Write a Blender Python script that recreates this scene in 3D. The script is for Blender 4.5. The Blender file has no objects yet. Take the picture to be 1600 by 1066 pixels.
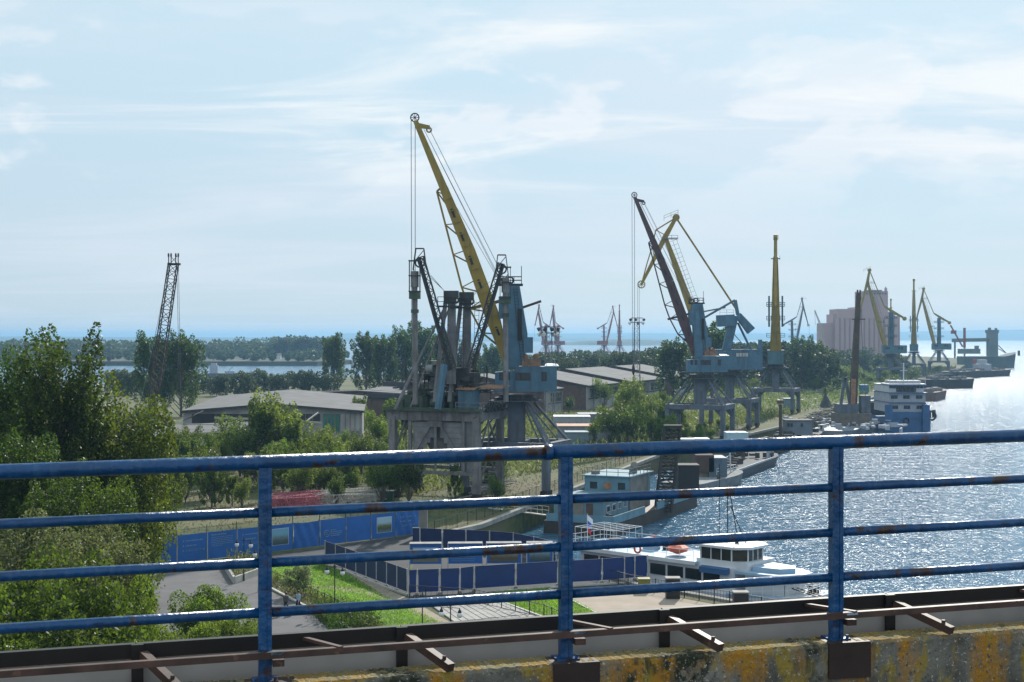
import bpy, math, random
from mathutils import Vector, Matrix
R = math.radians
# ------------------------------------------------------------------ camera, sky, sun, exposure
F, H, HV = 2222.0, 22.0, 527.0          # focal length in photo pixels, eye height above the quay, horizon row
SUN_AZ, SUN_EL = 17.0, 33.0             # degrees to the right of the view axis, above the horizon
sc = bpy.context.scene
COL = sc.collection
cam = bpy.data.objects.new('camera', bpy.data.cameras.new('camera')); COL.objects.link(cam)
cam.location = (0, 0, H); cam.rotation_euler = (R(90), 0, 0)
cam.data.sensor_width = 36; cam.data.lens = 36 * F / 1600; cam.data.shift_y = -6 / 1600
cam.data.clip_start = 0.1; cam.data.clip_end = 60000
sc.camera = cam
sc.view_settings.view_transform = 'Standard'; sc.view_settings.look = 'None'
sc.view_settings.exposure = 0.18; sc.view_settings.gamma = 1; sc.view_settings.use_curve_mapping = False
sc.cycles.use_denoising = True
sc.cycles.max_bounces = 6; sc.cycles.transparent_max_bounces = 8
sc.cycles.diffuse_bounces = 3; sc.cycles.glossy_bounces = 3; sc.cycles.transmission_bounces = 4
sc.cycles.volume_bounces = 0
sc.cycles.sample_clamp_indirect = 4; sc.cycles.sample_clamp_direct = 13

wd = bpy.data.worlds.new('World'); sc.world = wd; wd.use_nodes = True
nt = wd.node_tree; nt.nodes.clear()
def N(t, **kw):
    n = nt.nodes.new(t)
    for k, v in kw.items(): setattr(n, k, v)
    return n
def L(a, b): nt.links.new(a, b)
def math_(op, a, b=None, c=None, clamp=False):
    n = N('ShaderNodeMath', operation=op); n.use_clamp = clamp
    for i, x in enumerate((a, b, c)):
        if x is None: continue
        if isinstance(x, (int, float)): n.inputs[i].default_value = x
        else: L(x, n.inputs[i])
    return n.outputs[0]
def mixc(fac, a, b, mode='MIX'):
    n = N('ShaderNodeMix', data_type='RGBA', blend_type=mode)
    for s, x in ((n.inputs[0], fac), (n.inputs[6], a), (n.inputs[7], b)):
        if isinstance(x, (int, float)): s.default_value = x
        elif isinstance(x, tuple): s.default_value = (*x, 1)
        else: L(x, s)
    return n.outputs[2]
sky = N('ShaderNodeTexSky', sky_type='NISHITA', sun_disc=False, sun_elevation=R(SUN_EL), sun_rotation=R(SUN_AZ),
        altitude=0, air_density=1.0, dust_density=0.6, ozone_density=1.6)
tc = N('ShaderNodeTexCoord'); sep = N('ShaderNodeSeparateXYZ'); L(tc.outputs['Generated'], sep.inputs[0])
zc = math_('ADD', math_('MAXIMUM', sep.outputs[2], 0.0), 0.05)
comb = N('ShaderNodeCombineXYZ')
L(math_('DIVIDE', sep.outputs[0], zc), comb.inputs[0]); L(math_('DIVIDE', sep.outputs[1], zc), comb.inputs[1])
def cloud(scale, sx, sy, rot, detail, lo, hi, src=None, sz=1, dist=0.4, rough=0.6):
    mp = N('ShaderNodeMapping'); mp.inputs['Scale'].default_value = (sx, sy, sz); mp.inputs['Rotation'].default_value = (0, 0, R(rot))
    L(src or comb.outputs[0], mp.inputs[0])
    no = N('ShaderNodeTexNoise'); no.inputs['Scale'].default_value = scale; no.inputs['Detail'].default_value = detail
    no.inputs['Roughness'].default_value = rough; no.inputs['Distortion'].default_value = dist
    L(mp.outputs[0], no.inputs[0])
    mr = N('ShaderNodeMapRange', interpolation_type='SMOOTHSTEP'); L(no.outputs[0], mr.inputs[0])
    mr.inputs[1].default_value = lo; mr.inputs[2].default_value = hi
    return mr.outputs[0]
veil = cloud(0.36, 0.7, 1.1, 18, 7, 0.40, 0.68, dist=0.9)                       # broad streaky cirrus
wisp = cloud(0.62, 0.62, 1.15, 24, 9, 0.50, 0.70, dist=1.1)              # thin bright wisps
puff = cloud(7.0, 1.0, 1.0, 0, 9, 0.50, 0.57, src=tc.outputs['Generated'], sz=2.6, dist=0.2, rough=0.55)
band = N('ShaderNodeMapRange', interpolation_type='SMOOTHSTEP'); L(sep.outputs[2], band.inputs[0])
band.inputs[1].default_value = 0.06; band.inputs[2].default_value = 0.15
band2 = N('ShaderNodeMapRange', interpolation_type='SMOOTHSTEP'); L(sep.outputs[2], band2.inputs[0])
band2.inputs[1].default_value = 0.26; band2.inputs[2].default_value = 0.15
puffm = math_('MULTIPLY', math_('MULTIPLY', puff, band.outputs[0]), band2.outputs[0])
wispm = math_('MULTIPLY', wisp, band.outputs[0])
skyc = mixc(1.0, sky.outputs[0], (0.66, 0.90, 1.08), 'MULTIPLY')
hi = N('ShaderNodeMapRange', interpolation_type='SMOOTHSTEP'); L(sep.outputs[2], hi.inputs[0]); hi.inputs[1].default_value = 0.02; hi.inputs[2].default_value = 0.24
c0 = mixc(0.82, skyc, mixc(hi.outputs[0], (5.9, 6.9, 7.9), (6.4, 8.1, 8.8)))   # thin high veil over the whole sky
c1 = mixc(math_('MULTIPLY', veil, 0.60), c0, (7.5, 8.1, 9.0))
c2 = mixc(math_('MULTIPLY', puffm, 0.75), c1, (8.6, 9.1, 9.6))
c3 = mixc(math_('MULTIPLY', wispm, 0.80), c2, (9.7, 9.9, 9.9))
bg = N('ShaderNodeBackground'); bg.inputs[1].default_value = 0.09; L(c3, bg.inputs[0])
wo = N('ShaderNodeOutputWorld'); L(bg.outputs[0], wo.inputs[0])

sun = bpy.data.objects.new('sun', bpy.data.lights.new('sun', 'SUN')); COL.objects.link(sun)
sun.data.energy = 4.2; sun.data.angle = R(0.53); sun.data.color = (1.0, 0.95, 0.86)
sdir = Vector((math.sin(R(SUN_AZ)) * math.cos(R(SUN_EL)), math.cos(R(SUN_AZ)) * math.cos(R(SUN_EL)), math.sin(R(SUN_EL))))
sun.rotation_euler = sdir.to_track_quat('Z', 'Y').to_euler()

# ------------------------------------------------------------------ helpers
def W(u, v, Y):
    """the world point seen at photo pixel (u, v) when it stands Y metres away along the view axis"""
    return Vector(((u - 800) / F * Y, Y, H - (v - HV) / F * Y))
def G(u, v, z=0.0):
    """the world point seen at photo pixel (u, v) when it lies at height z"""
    return W(u, v, (H - z) * F / (v - HV))
rnd = random.Random(7)

class MB:
    """collects geometry for ONE mesh object"""
    def __init__(s): s.v = []; s.f = []
    def add(s, vs, fs):
        n = len(s.v); s.v.extend(tuple(p) for p in vs); s.f.extend(tuple(i + n for i in f) for f in fs); return s
    def hexa(s, p):          # 8 points: bottom loop 0-3, top loop 4-7
        return s.add(p, [(3, 2, 1, 0), (4, 5, 6, 7), (0, 1, 5, 4), (1, 2, 6, 5), (2, 3, 7, 6), (3, 0, 4, 7)])
    def box(s, c, size, rz=0.0, rx=0.0, ry=0.0):
        a, b, d = size[0] / 2, size[1] / 2, size[2] / 2
        m = Matrix.Rotation(rz, 3, 'Z') @ Matrix.Rotation(ry, 3, 'Y') @ Matrix.Rotation(rx, 3, 'X'); c = Vector(c)
        return s.hexa([c + m @ Vector(q) for q in ((-a, -b, -d), (a, -b, -d), (a, b, -d), (-a, b, -d), (-a, -b, d), (a, -b, d), (a, b, d), (-a, b, d))])
    def box2(s, x0, x1, y0, y1, z0, z1):
        return s.box(((x0 + x1) / 2, (y0 + y1) / 2, (z0 + z1) / 2), (x1 - x0, y1 - y0, z1 - z0))
    def beam(s, p, q, w, h=None, w2=None, h2=None, up=(0, 0, 1)):
        """box section bar from p to q, w across, h along 'up'; may taper to w2 x h2"""
        p, q = Vector(p), Vector(q); h = h or w; w2 = w2 or w; h2 = h2 or (h if w2 == w else h * w2 / w)
        d = (q - p)
        if d.length < 1e-6: return s
        d.normalize(); up = Vector(up)
        if abs(d.dot(up)) > 0.98: up = Vector((0, 1, 0)) if abs(d.y) < .9 else Vector((1, 0, 0))
        x = d.cross(up).normalized(); y = x.cross(d).normalized()
        def ring(c, a, b): return [c - x * a / 2 - y * b / 2, c + x * a / 2 - y * b / 2, c + x * a / 2 + y * b / 2, c - x * a / 2 + y * b / 2]
        return s.hexa(ring(p, w, h) + ring(q, w2, h2))
    def tube(s, p, q, r, r2=None, n=8, caps=True):
        p, q = Vector(p), Vector(q); r2 = r if r2 is None else r2; d = q - p
        if d.length < 1e-6: return s
        d.normalize(); a = Vector((0, 0, 1)) if abs(d.z) < .9 else Vector((1, 0, 0))
        x = d.cross(a).normalized(); y = d.cross(x)
        vs = []
        for c, rr in ((p, r), (q, r2)):
            for i in range(n):
                t = 2 * math.pi * i / n; vs.append(c + x * math.cos(t) * rr + y * math.sin(t) * rr)
        fs = [(i, (i + 1) % n, n + (i + 1) % n, n + i) for i in range(n)]
        if caps: fs += [tuple(reversed(range(n))), tuple(range(n, 2 * n))]
        return s.add(vs, fs)
    def path(s, pts, r, n=6):
        for a, b in zip(pts, pts[1:]): s.tube(a, b, r, n=n)
        return s
    def prism(s, poly, off):
        """extrude the closed 3-D polygon by vector off"""
        n = len(poly); off = Vector(off); a = [Vector(p) for p in poly]; b = [p + off for p in a]
        return s.add(a + b, [tuple(range(n)), tuple(reversed(range(n, 2 * n)))] + [(i, n + i, n + (i + 1) % n, (i + 1) % n) for i in range(n)])
    def ring(s, c, ax, R0, r, n=20, m=8):
        c, ax = Vector(c), Vector(ax).normalized(); a = Vector((0, 0, 1)) if abs(ax.z) < .9 else Vector((1, 0, 0))
        x = ax.cross(a).normalized(); y = ax.cross(x); vs = []; fs = []
        for i in range(n):
            t = 2 * math.pi * i / n; e = x * math.cos(t) + y * math.sin(t)
            for j in range(m):
                q = 2 * math.pi * j / m; vs.append(c + e * (R0 + r * math.cos(q)) + ax * r * math.sin(q))
        for i in range(n):
            for j in range(m): fs.append((i * m + j, i * m + (j + 1) % m, ((i + 1) % n) * m + (j + 1) % m, ((i + 1) % n) * m + j))
        return s.add(vs, fs)
    def lathe(s, c, prof, n=12):
        c = Vector(c); vs = []; fs = []; k = len(prof)
        for (r, z) in prof:
            for i in range(n):
                t = 2 * math.pi * i / n; vs.append(c + Vector((r * math.cos(t), r * math.sin(t), z)))
        for j in range(k - 1):
            for i in range(n): fs.append((j * n + i, j * n + (i + 1) % n, (j + 1) * n + (i + 1) % n, (j + 1) * n + i))
        fs += [tuple(reversed(range(n))), tuple(range((k - 1) * n, k * n))]
        return s.add(vs, fs)
    def lattice(s, p, q, w, h, w2=None, h2=None, bays=10, c=0.12, b=0.07, up=(0, 0, 1)):
        """four-chord lattice boom from p to q"""
        p, q = Vector(p), Vector(q); w2 = w2 or w; h2 = h2 or h; d = (q - p).normalized(); up = Vector(up)
        if abs(d.dot(up)) > .98: up = Vector((0, 1, 0))
        x = d.cross(up).normalized(); y = x.cross(d).normalized()
        def P(t, i, j):
            o = p.lerp(q, t); return o + x * (i * (w + (w2 - w) * t) / 2) + y * (j * (h + (h2 - h) * t) / 2)
        co = [(-1, -1), (1, -1), (1, 1), (-1, 1)]
        for i, j in co: s.beam(P(0, i, j), P(1, i, j), c)
        for k in range(bays):
            t0, t1 = k / bays, (k + 1) / bays
            for a in range(4):
                A, B = co[a], co[(a + 1) % 4]
                if (k + a) % 2: A, B = B, A
                s.beam(P(t0, *A), P(t1, *B), b)
                s.beam(P(t1, *A), P(t1, *B), b)
        return s
    def handrail(s, pts, h=1.0, r=0.03, step=1.5, mid=True):
        for a, b in zip(pts, pts[1:]):
            a, b = Vector(a), Vector(b); n = max(1, round((b - a).length / step)); z = Vector((0, 0, h))
            s.beam(a + z, b + z, 2 * r)
            if mid: s.beam(a + z / 2, b + z / 2, 2 * r)
            for i in range(n + 1):
                p = a.lerp(b, i / n); s.beam(p, p + z, 2 * r)
        return s

ORG = {}
def link(name, mb, mat, parent=None, smooth=False, loc=None):
    o0 = ORG.get(parent.name) if parent else None
    if parent is None: o0 = Vector(loc) if loc is not None else Vector((0, 0, 0))
    me = bpy.data.meshes.new(name)
    me.from_pydata([(v[0] - o0[0], v[1] - o0[1], v[2] - o0[2]) for v in mb.v], [], mb.f); me.update()
    if mat: me.materials.append(mat)
    if smooth: me.polygons.foreach_set('use_smooth', [True] * len(me.polygons))
    o = bpy.data.objects.new(name, me); COL.objects.link(o)
    if parent: o.parent = parent
    else: o.location = o0
    ORG[o.name] = o0
    return o
def tag(o, label=None, cat=None, group=None, kind=None):
    for k, v in (('label', label), ('category', cat), ('group', group), ('kind', kind)):
        if v: o[k] = v
    return o
def thing(name, label, cat, loc=(0, 0, 0), group=None):
    o = bpy.data.objects.new(name, None); COL.objects.link(o); o.location = loc; o.empty_display_size = .3
    ORG[o.name] = Vector(loc); return tag(o, label, cat, group)
def part(name, mb, mat, parent, label=None, kind=None, smooth=False):
    return tag(link(name, mb, mat, parent, smooth), label, None, None, kind)
def struct(name, mb, mat, parent=None, kind='structure'):
    return tag(link(name, mb, mat, parent), kind=kind if parent is None else None)
def dup(o, loc=None, rz=None, label=None, group=None, scale=None, parent=None):
    c = o.copy(); COL.objects.link(c); c.parent = parent
    for k in [x for x in o.children]: dup(k, parent=c)
    if parent is None:
        if loc is not None: c.location = loc
        if rz is not None: c.rotation_euler = (0, 0, rz)
        if scale is not None: c.scale = (scale,) * 3 if isinstance(scale, (int, float)) else scale
        if label: c['label'] = label
        if group: c['group'] = group
        ORG[c.name] = Vector(c.location)
    return c

# ------------------------------------------------------------------ materials
MATS = {}
def mat(name, col, rough=0.7, metal=0.0, var=0.25, scale=1.0, rust=0.0, rcol=(0.10, 0.035, 0.015), rscale=3.0, bump=0.0,
        bscale=8.0, stretch=None, spec=None, emit=None, grime=None):
    if name in MATS: return MATS[name]
    m = bpy.data.materials.new(name); m.use_nodes = True; MATS[name] = m
    t = m.node_tree; b = t.nodes['Principled BSDF']
    b.inputs['Roughness'].default_value = rough; b.inputs['Metallic'].default_value = metal
    if spec is not None: b.inputs['Specular IOR Level'].default_value = spec
    tcn = t.nodes.new('ShaderNodeTexCoord'); src = tcn.outputs['Object']
    if stretch:
        mp = t.nodes.new('ShaderNodeMapping'); mp.inputs['Scale'].default_value = stretch; t.links.new(src, mp.inputs[0]); src = mp.outputs[0]
    no = t.nodes.new('ShaderNodeTexNoise'); no.inputs['Scale'].default_value = scale; no.inputs['Detail'].default_value = 6
    t.links.new(src, no.inputs[0])
    rp = t.nodes.new('ShaderNodeMapRange'); t.links.new(no.outputs[0], rp.inputs[0])
    rp.inputs[1].default_value = .3; rp.inputs[2].default_value = .7; rp.inputs[3].default_value = 1 - var; rp.inputs[4].default_value = 1 + var
    hs = t.nodes.new('ShaderNodeHueSaturation'); hs.inputs['Color'].default_value = (*col, 1); t.links.new(rp.outputs[0], hs.inputs['Value'])
    out = hs.outputs[0]
    if rust > 0:
        n2 = t.nodes.new('ShaderNodeTexNoise'); n2.inputs['Scale'].default_value = rscale; n2.inputs['Detail'].default_value = 8
        n2.inputs['Roughness'].default_value = .65; t.links.new(src, n2.inputs[0])
        r2 = t.nodes.new('ShaderNodeMapRange'); t.links.new(n2.outputs[0], r2.inputs[0])
        th = .78 - rust * .5; r2.inputs[1].default_value = th; r2.inputs[2].default_value = th + .05
        mx = t.nodes.new('ShaderNodeMix'); mx.data_type = 'RGBA'; t.links.new(r2.outputs[0], mx.inputs[0])
        t.links.new(out, mx.inputs[6]); mx.inputs[7].default_value = (*rcol, 1); out = mx.outputs[2]
    if grime:
        mp2 = t.nodes.new('ShaderNodeMapping'); mp2.inputs['Scale'].default_value = (grime[0], grime[0], grime[0] * .12); t.links.new(tcn.outputs['Object'], mp2.inputs[0])
        n4 = t.nodes.new('ShaderNodeTexNoise'); n4.inputs['Scale'].default_value = 1; n4.inputs['Detail'].default_value = 7; t.links.new(mp2.outputs[0], n4.inputs[0])
        r4 = t.nodes.new('ShaderNodeMapRange'); t.links.new(n4.outputs[0], r4.inputs[0]); r4.inputs[1].default_value = .50; r4.inputs[2].default_value = .68; r4.inputs[4].default_value = grime[1]
        m4 = t.nodes.new('ShaderNodeMix'); m4.data_type = 'RGBA'; t.links.new(r4.outputs[0], m4.inputs[0]); t.links.new(out, m4.inputs[6]); m4.inputs[7].default_value = (*grime[2], 1); out = m4.outputs[2]
    t.links.new(out, b.inputs['Base Color'])
    if bump:
        n3 = t.nodes.new('ShaderNodeTexNoise'); n3.inputs['Scale'].default_value = bscale; n3.inputs['Detail'].default_value = 5
        t.links.new(src, n3.inputs[0]); bp = t.nodes.new('ShaderNodeBump'); bp.inputs['Strength'].default_value = bump
        bp.inputs['Distance'].default_value = .05; t.links.new(n3.outputs[0], bp.inputs['Height']); t.links.new(bp.outputs[0], b.inputs['Normal'])
    if emit: b.inputs['Emission Color'].default_value = (*emit[0], 1); b.inputs['Emission Strength'].default_value = emit[1]
    return m
def leafmat(name, col, tcol, var=0.45, tfac=0.45):
    m = bpy.data.materials.new(name); m.use_nodes = True; MATS[name] = m; t = m.node_tree; t.nodes.clear()
    n = lambda k: t.nodes.new(k)
    ge = n('ShaderNodeNewGeometry'); oi = n('ShaderNodeObjectInfo')
    out = n('ShaderNodeOutputMaterial'); pr = n('ShaderNodeBsdfPrincipled'); tr = n('ShaderNodeBsdfTranslucent'); ms = n('ShaderNodeMixShader')
    pr.inputs['Roughness'].default_value = .45; pr.inputs['Specular IOR Level'].default_value = .22
    ms.inputs[0].default_value = tfac
    a = n('ShaderNodeMath'); a.operation = 'MULTIPLY_ADD'; a.inputs[1].default_value = 2 * var; a.inputs[2].default_value = 1 - var
    t.links.new(ge.outputs['Random Per Island'], a.inputs[0])
    b = n('ShaderNodeMath'); b.operation = 'MULTIPLY_ADD'; b.inputs[1].default_value = .03; b.inputs[2].default_value = .487; t.links.new(oi.outputs['Random'], b.inputs[0])
    no = n('ShaderNodeTexNoise'); no.inputs['Scale'].default_value = .35; tcn = n('ShaderNodeTexCoord'); t.links.new(tcn.outputs['Object'], no.inputs[0])
    d = n('ShaderNodeMath'); d.operation = 'MULTIPLY_ADD'; d.inputs[1].default_value = 1.4; d.inputs[2].default_value = .3; t.links.new(no.outputs[0], d.inputs[0])
    e = n('ShaderNodeMath'); e.operation = 'MULTIPLY'; t.links.new(a.outputs[0], e.inputs[0]); t.links.new(d.outputs[0], e.inputs[1])
    for c, sh, s in ((col, pr, 'Base Color'), (tcol, tr, 'Color')):
        h = n('ShaderNodeHueSaturation'); h.inputs['Color'].default_value = (*c, 1)
        t.links.new(e.outputs[0], h.inputs['Value']); t.links.new(b.outputs[0], h.inputs['Hue']); t.links.new(h.outputs[0], sh.inputs[s])
    t.links.new(pr.outputs[0], ms.inputs[1]); t.links.new(tr.outputs[0], ms.inputs[2]); t.links.new(ms.outputs[0], out.inputs[0])
    return m
# ------------------------------------------------------------------ haze, water, land, far shores
def flat(poly, z): return MB().add([(x, y, z) for x, y in poly], [tuple(range(len(poly)))])
hz = MB().box2(-14000, 14000, -60, 24000, -6, 70)
haze = link('haze', hz, None); haze['kind'] = 'stuff'
hm = bpy.data.materials.new('haze'); hm.use_nodes = True; hm.node_tree.nodes.clear()
ho = hm.node_tree.nodes.new('ShaderNodeOutputMaterial'); hv = hm.node_tree.nodes.new('ShaderNodeVolumePrincipled')
hv.inputs['Color'].default_value = (0.33, 0.60, 0.88, 1); hv.inputs['Density'].default_value = 0.000135; hv.inputs['Anisotropy'].default_value = 0.35
hm.node_tree.links.new(hv.outputs[0], ho.inputs['Volume']); haze.data.materials.append(hm)

# water
wm = bpy.data.materials.new('water'); wm.use_nodes = True; t = wm.node_tree; b = t.nodes['Principled BSDF']
b.inputs['Base Color'].default_value = (0.055, 0.15, 0.25, 1); b.inputs['Roughness'].default_value = 0.06
b.inputs['IOR'].default_value = 1.33
tcn = t.nodes.new('ShaderNodeTexCoord')
def wnoise(scale, sx, sy, rot, detail):
    mp = t.nodes.new('ShaderNodeMapping'); mp.inputs['Scale'].default_value = (sx, sy, 1); mp.inputs['Rotation'].default_value = (0, 0, R(rot))
    t.links.new(tcn.outputs['Object'], mp.inputs[0])
    no = t.nodes.new('ShaderNodeTexNoise'); no.inputs['Scale'].default_value = scale; no.inputs['Detail'].default_value = detail
    no.inputs['Roughness'].default_value = .6; t.links.new(mp.outputs[0], no.inputs[0]); return no.outputs[0]
def wmix(op, a, b2):
    n = t.nodes.new('ShaderNodeMath'); n.operation = op
    for i, x in enumerate((a, b2)):
        if isinstance(x, float): n.inputs[i].default_value = x
        else: t.links.new(x, n.inputs[i])
    return n.outputs[0]
big = wnoise(.20, .8, 1.6, 20, 2); small = wnoise(1.0, .6, 1.5, -12, 2); fine = wnoise(2.6, .55, 1.4, 8, 1)
hgt = wmix('ADD', wmix('ADD', wmix('MULTIPLY', big, 1.6), wmix('MULTIPLY', small, 0.62)), wmix('MULTIPLY', fine, 0.20))
bp = t.nodes.new('ShaderNodeBump'); bp.inputs['Strength'].default_value = 1.0; bp.inputs['Distance'].default_value = 0.62
t.links.new(hgt, bp.inputs['Height']); t.links.new(bp.outputs[0], b.inputs['Normal'])
sy = t.nodes.new('ShaderNodeSeparateXYZ'); t.links.new(tcn.outputs['Object'], sy.inputs[0])
def wr(a, b2, c2, d2):      # ripples too small to resolve far out turn into gloss spread
    n = t.nodes.new('ShaderNodeMapRange'); n.interpolation_type = 'SMOOTHSTEP'; t.links.new(sy.outputs[1], n.inputs[0])
    for i, x in enumerate((a, b2, c2, d2)): n.inputs[i + 1].default_value = x
    return n.outputs[0]
t.links.new(wr(140, 800, .085, .18), b.inputs['Roughness']); t.links.new(wr(250, 1300, 1.0, .5), bp.inputs['Strength'])
struct('water', flat([(-30000, -40), (30000, -40), (30000, 50000), (-30000, 50000)], -3), wm)

# the harbour land: one slab with quay walls
LAND = [(-160, -30), (120, -30), (105, 22), (20.3, 115.6), (11, 126), (4.4, 139), (0, 145), (-9.4, 149), (-9.5, 156), (-3.7, 166), (27, 264), (88, 397),
        (185, 670), (318, 1010), (395, 1230), (470, 1500), (470, 2000), (330, 2150), (150, 1900), (60, 1450), (-10, 1050), (-70, 820),
        (-150, 690), (-205, 600), (-330, 560), (-600, 540), (-600, -30)]
def slab(poly, z0, z1): 
    n = len(poly)
    return MB().add([(x, y, z1) for x, y in poly] + [(x, y, z0) for x, y in poly],
                    [tuple(range(n))] + [(i, n + i, n + (i + 1) % n, (i + 1) % n) for i in range(n)])
gm = bpy.data.materials.new('rough ground'); gm.use_nodes = True; t = gm.node_tree; b = t.nodes['Principled BSDF']
b.inputs['Roughness'].default_value = .95
tcn = t.nodes.new('ShaderNodeTexCoord')
n1 = t.nodes.new('ShaderNodeTexNoise'); n1.inputs['Scale'].default_value = .045; n1.inputs['Detail'].default_value = 8
n2 = t.nodes.new('ShaderNodeTexNoise'); n2.inputs['Scale'].default_value = .9; n2.inputs['Detail'].default_value = 8
for n_ in (n1, n2): t.links.new(tcn.outputs['Object'], n_.inputs[0])
cr = t.nodes.new('ShaderNodeValToRGB'); cr.color_ramp.elements[0].position = .36; cr.color_ramp.elements[1].position = .66
cr.color_ramp.elements[0].color = (.035, .060, .015, 1); cr.color_ramp.elements[1].color = (.12, .10, .055, 1)
e_ = cr.color_ramp.elements.new(.5); e_.color = (.095, .10, .03, 1)
ad = t.nodes.new('ShaderNodeMath'); ad.operation = 'MULTIPLY_ADD'; ad.inputs[1].default_value = .45; t.links.new(n2.outputs[0], ad.inputs[0])
sb = t.nodes.new('ShaderNodeMath'); sb.operation = 'SUBTRACT'; sb.inputs[1].default_value = .22; t.links.new(n1.outputs[0], sb.inputs[0]); t.links.new(sb.outputs[0], ad.inputs[2])
t.links.new(ad.outputs[0], cr.inputs[0]); t.links.new(cr.outputs[0], b.inputs['Base Color'])
struct('ground', slab(LAND, -6, 0), gm)

qw = MB(); QE = [(110, 15), (105, 22), (20.3, 115.6), (11, 126), (4.4, 139), (0, 145), (-9.4, 149), (-9.5, 156), (-3.7, 166), (27, 264), (88, 397), (185, 670), (318, 1010)]
for (x0, y0), (x1, y1) in zip(QE, QE[1:]):
    qw.beam((x0, y0, -.02), (x1, y1, -.02), .7, .5)
struct('quay_edge', qw, mat('worn quay concrete', (.27, .255, .235), rough=.95, var=.3, scale=.7, rust=.2, rcol=(.14, .13, .11), rscale=1.1))
# ------------------------------------------------------------------ bridge railing, tray and parapet in front
blue = mat('blue railing paint', (0.001, 0.058, 0.175), rough=.33, var=.30, scale=4, rust=.42, rscale=5, rcol=(.045, .02, .013), bump=.3, bscale=14, grime=(34, .22, (.08, .17, .30)))
rustm = mat('rusty angle steel', (0.075, 0.04, 0.03), rough=.55, var=.5, scale=6, rust=.35, rcol=(.16, .08, .05), rscale=10)
darkm = mat('black painted steel', (0.012, 0.010, 0.010), rough=.55, var=.3, scale=5)
greyp = mat('grey tray panel', (0.42, 0.39, 0.37), rough=.75, var=.16, scale=2.5, rust=.10, rcol=(.10, .08, .07), rscale=14)
platem = mat('rust brown plate', (0.035, 0.018, 0.014), rough=.6, var=.35, scale=6)
galv = mat('galvanised clamp', (0.35, 0.5, 0.62), rough=.35, metal=.3)
ru = Vector((.9675, .2527, .0138)).normalized()          # along the bridge
rn = Vector((.2527, -.9675, 0)).normalized()             # towards the roadway
B0 = Vector((.297, 7.9, H - 1.787))                      # foot of the middle post
def RP(s, n=0.0, h=0.0): return B0 + ru * s + rn * n + Vector((0, 0, h))
rail = thing('bridge_railing', 'blue painted tube railing with rust spots along the bridge edge', 'railing', RP(0))
ppm = F / 7.9
hs = [(1029.6 - v) / ppm for v in (706, 780, 854.2, 928)]
S0, S1 = -4.95, 6.6
posts = [-4.953, -3.302, -1.651, 0, 1.65, 3.30, 4.95, 6.60]
for k, s in enumerate(posts):
    if k in (0, 7): continue
    p = MB().beam(RP(s, 0, 0), RP(s, 0, hs[0] - .02), .068, .056, up=rn)
    p.beam(RP(s + .022, .030, 0), RP(s + .022, .030, hs[0] - .03), .022, .008, up=rn)
    part('post', p, blue, rail)
    w = MB().box(RP(s, 0, .006), (.13, .13, .012), rz=math.atan2(ru.y, ru.x))
    for a in (-1, 1):
        w.tube(RP(s + a * .05, .045, .01), RP(s + a * .05, .045, .03), .009, n=6)
    part('base_plate', w, blue, rail)
def gappedtube(h, r):
    ss = [S0] + posts[1:-1] + [S1]
    for a, b2 in zip(ss, ss[1:]):
        m = MB().tube(RP(a + .03, 0, h), RP(b2 - .03, 0, h), r, n=14)
        part('rail', m, blue, rail, smooth=True)
for h in hs[1:]: gappedtube(h, .0265)
for a, b2 in ((S0, -.1), (-.1, 3.2), (3.2, S1)):
    part('handrail', MB().tube(RP(a, 0, hs[0]), RP(b2, 0, hs[0]), .0395, n=20), blue, rail, smooth=True)
    if a != S0: part('collar', MB().tube(RP(a - .02, 0, hs[0]), RP(a + .02, 0, hs[0]), .045, n=20), blue, rail, smooth=True)

dkm = MB().prism([RP(-60, .13, -.75), RP(60, .13, -.75), RP(60, 14, -.75), RP(-60, 14, -.75)], (0, 0, -1.2))  # unseen roadway, added to block light from below and darken the rail undersides
struct('bridge_deck', dkm, mat('bridge asphalt', (.05, .05, .052), rough=.9, var=.2))
# concrete parapet with lichen
cm = bpy.data.materials.new('lichened concrete'); cm.use_nodes = True; t = cm.node_tree; b = t.nodes['Principled BSDF']; b.inputs['Roughness'].default_value = .95
tcn = t.nodes.new('ShaderNodeTexCoord'); mp = t.nodes.new('ShaderNodeMapping'); mp.inputs['Scale'].default_value = (1.0, 1.0, .38); t.links.new(tcn.outputs['Object'], mp.inputs[0])
def cn(scale, src, det=8, ro=.6):
    n = t.nodes.new('ShaderNodeTexNoise'); n.inputs['Scale'].default_value = scale; n.inputs['Detail'].default_value = det; n.inputs['Roughness'].default_value = ro
    t.links.new(src, n.inputs[0]); return n.outputs[0]
def cmr(x, a, b2):
    n = t.nodes.new('ShaderNodeMapRange'); t.links.new(x, n.inputs[0]); n.inputs[1].default_value = a; n.inputs[2].default_value = b2; return n.outputs[0]
def cmix(f, a, b2):
    n = t.nodes.new('ShaderNodeMix'); n.data_type = 'RGBA'
    for s_, x in ((n.inputs[0], f), (n.inputs[6], a), (n.inputs[7], b2)):
        if isinstance(x, tuple): s_.default_value = (*x, 1)
        elif isinstance(x, float): s_.default_value = x
        else: t.links.new(x, s_)
    return n.outputs[2]
o_ = tcn.outputs['Object']; m_ = mp.outputs[0]
c = cmix(cmr(cn(4, o_), .35, .65), (.085, .08, .065), (.25, .24, .20))
c = cmix(cmr(cn(3.2, m_), .47, .58), c, (.42, .20, .02))
c = cmix(cmr(cn(7, m_), .54, .64), c, (.34, .24, .04))
sx_ = t.nodes.new('ShaderNodeSeparateXYZ'); t.links.new(o_, sx_.inputs[0])
geo = t.nodes.new('ShaderNodeNewGeometry'); sn = t.nodes.new('ShaderNodeSeparateXYZ'); t.links.new(geo.outputs['Normal'], sn.inputs[0])
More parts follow.
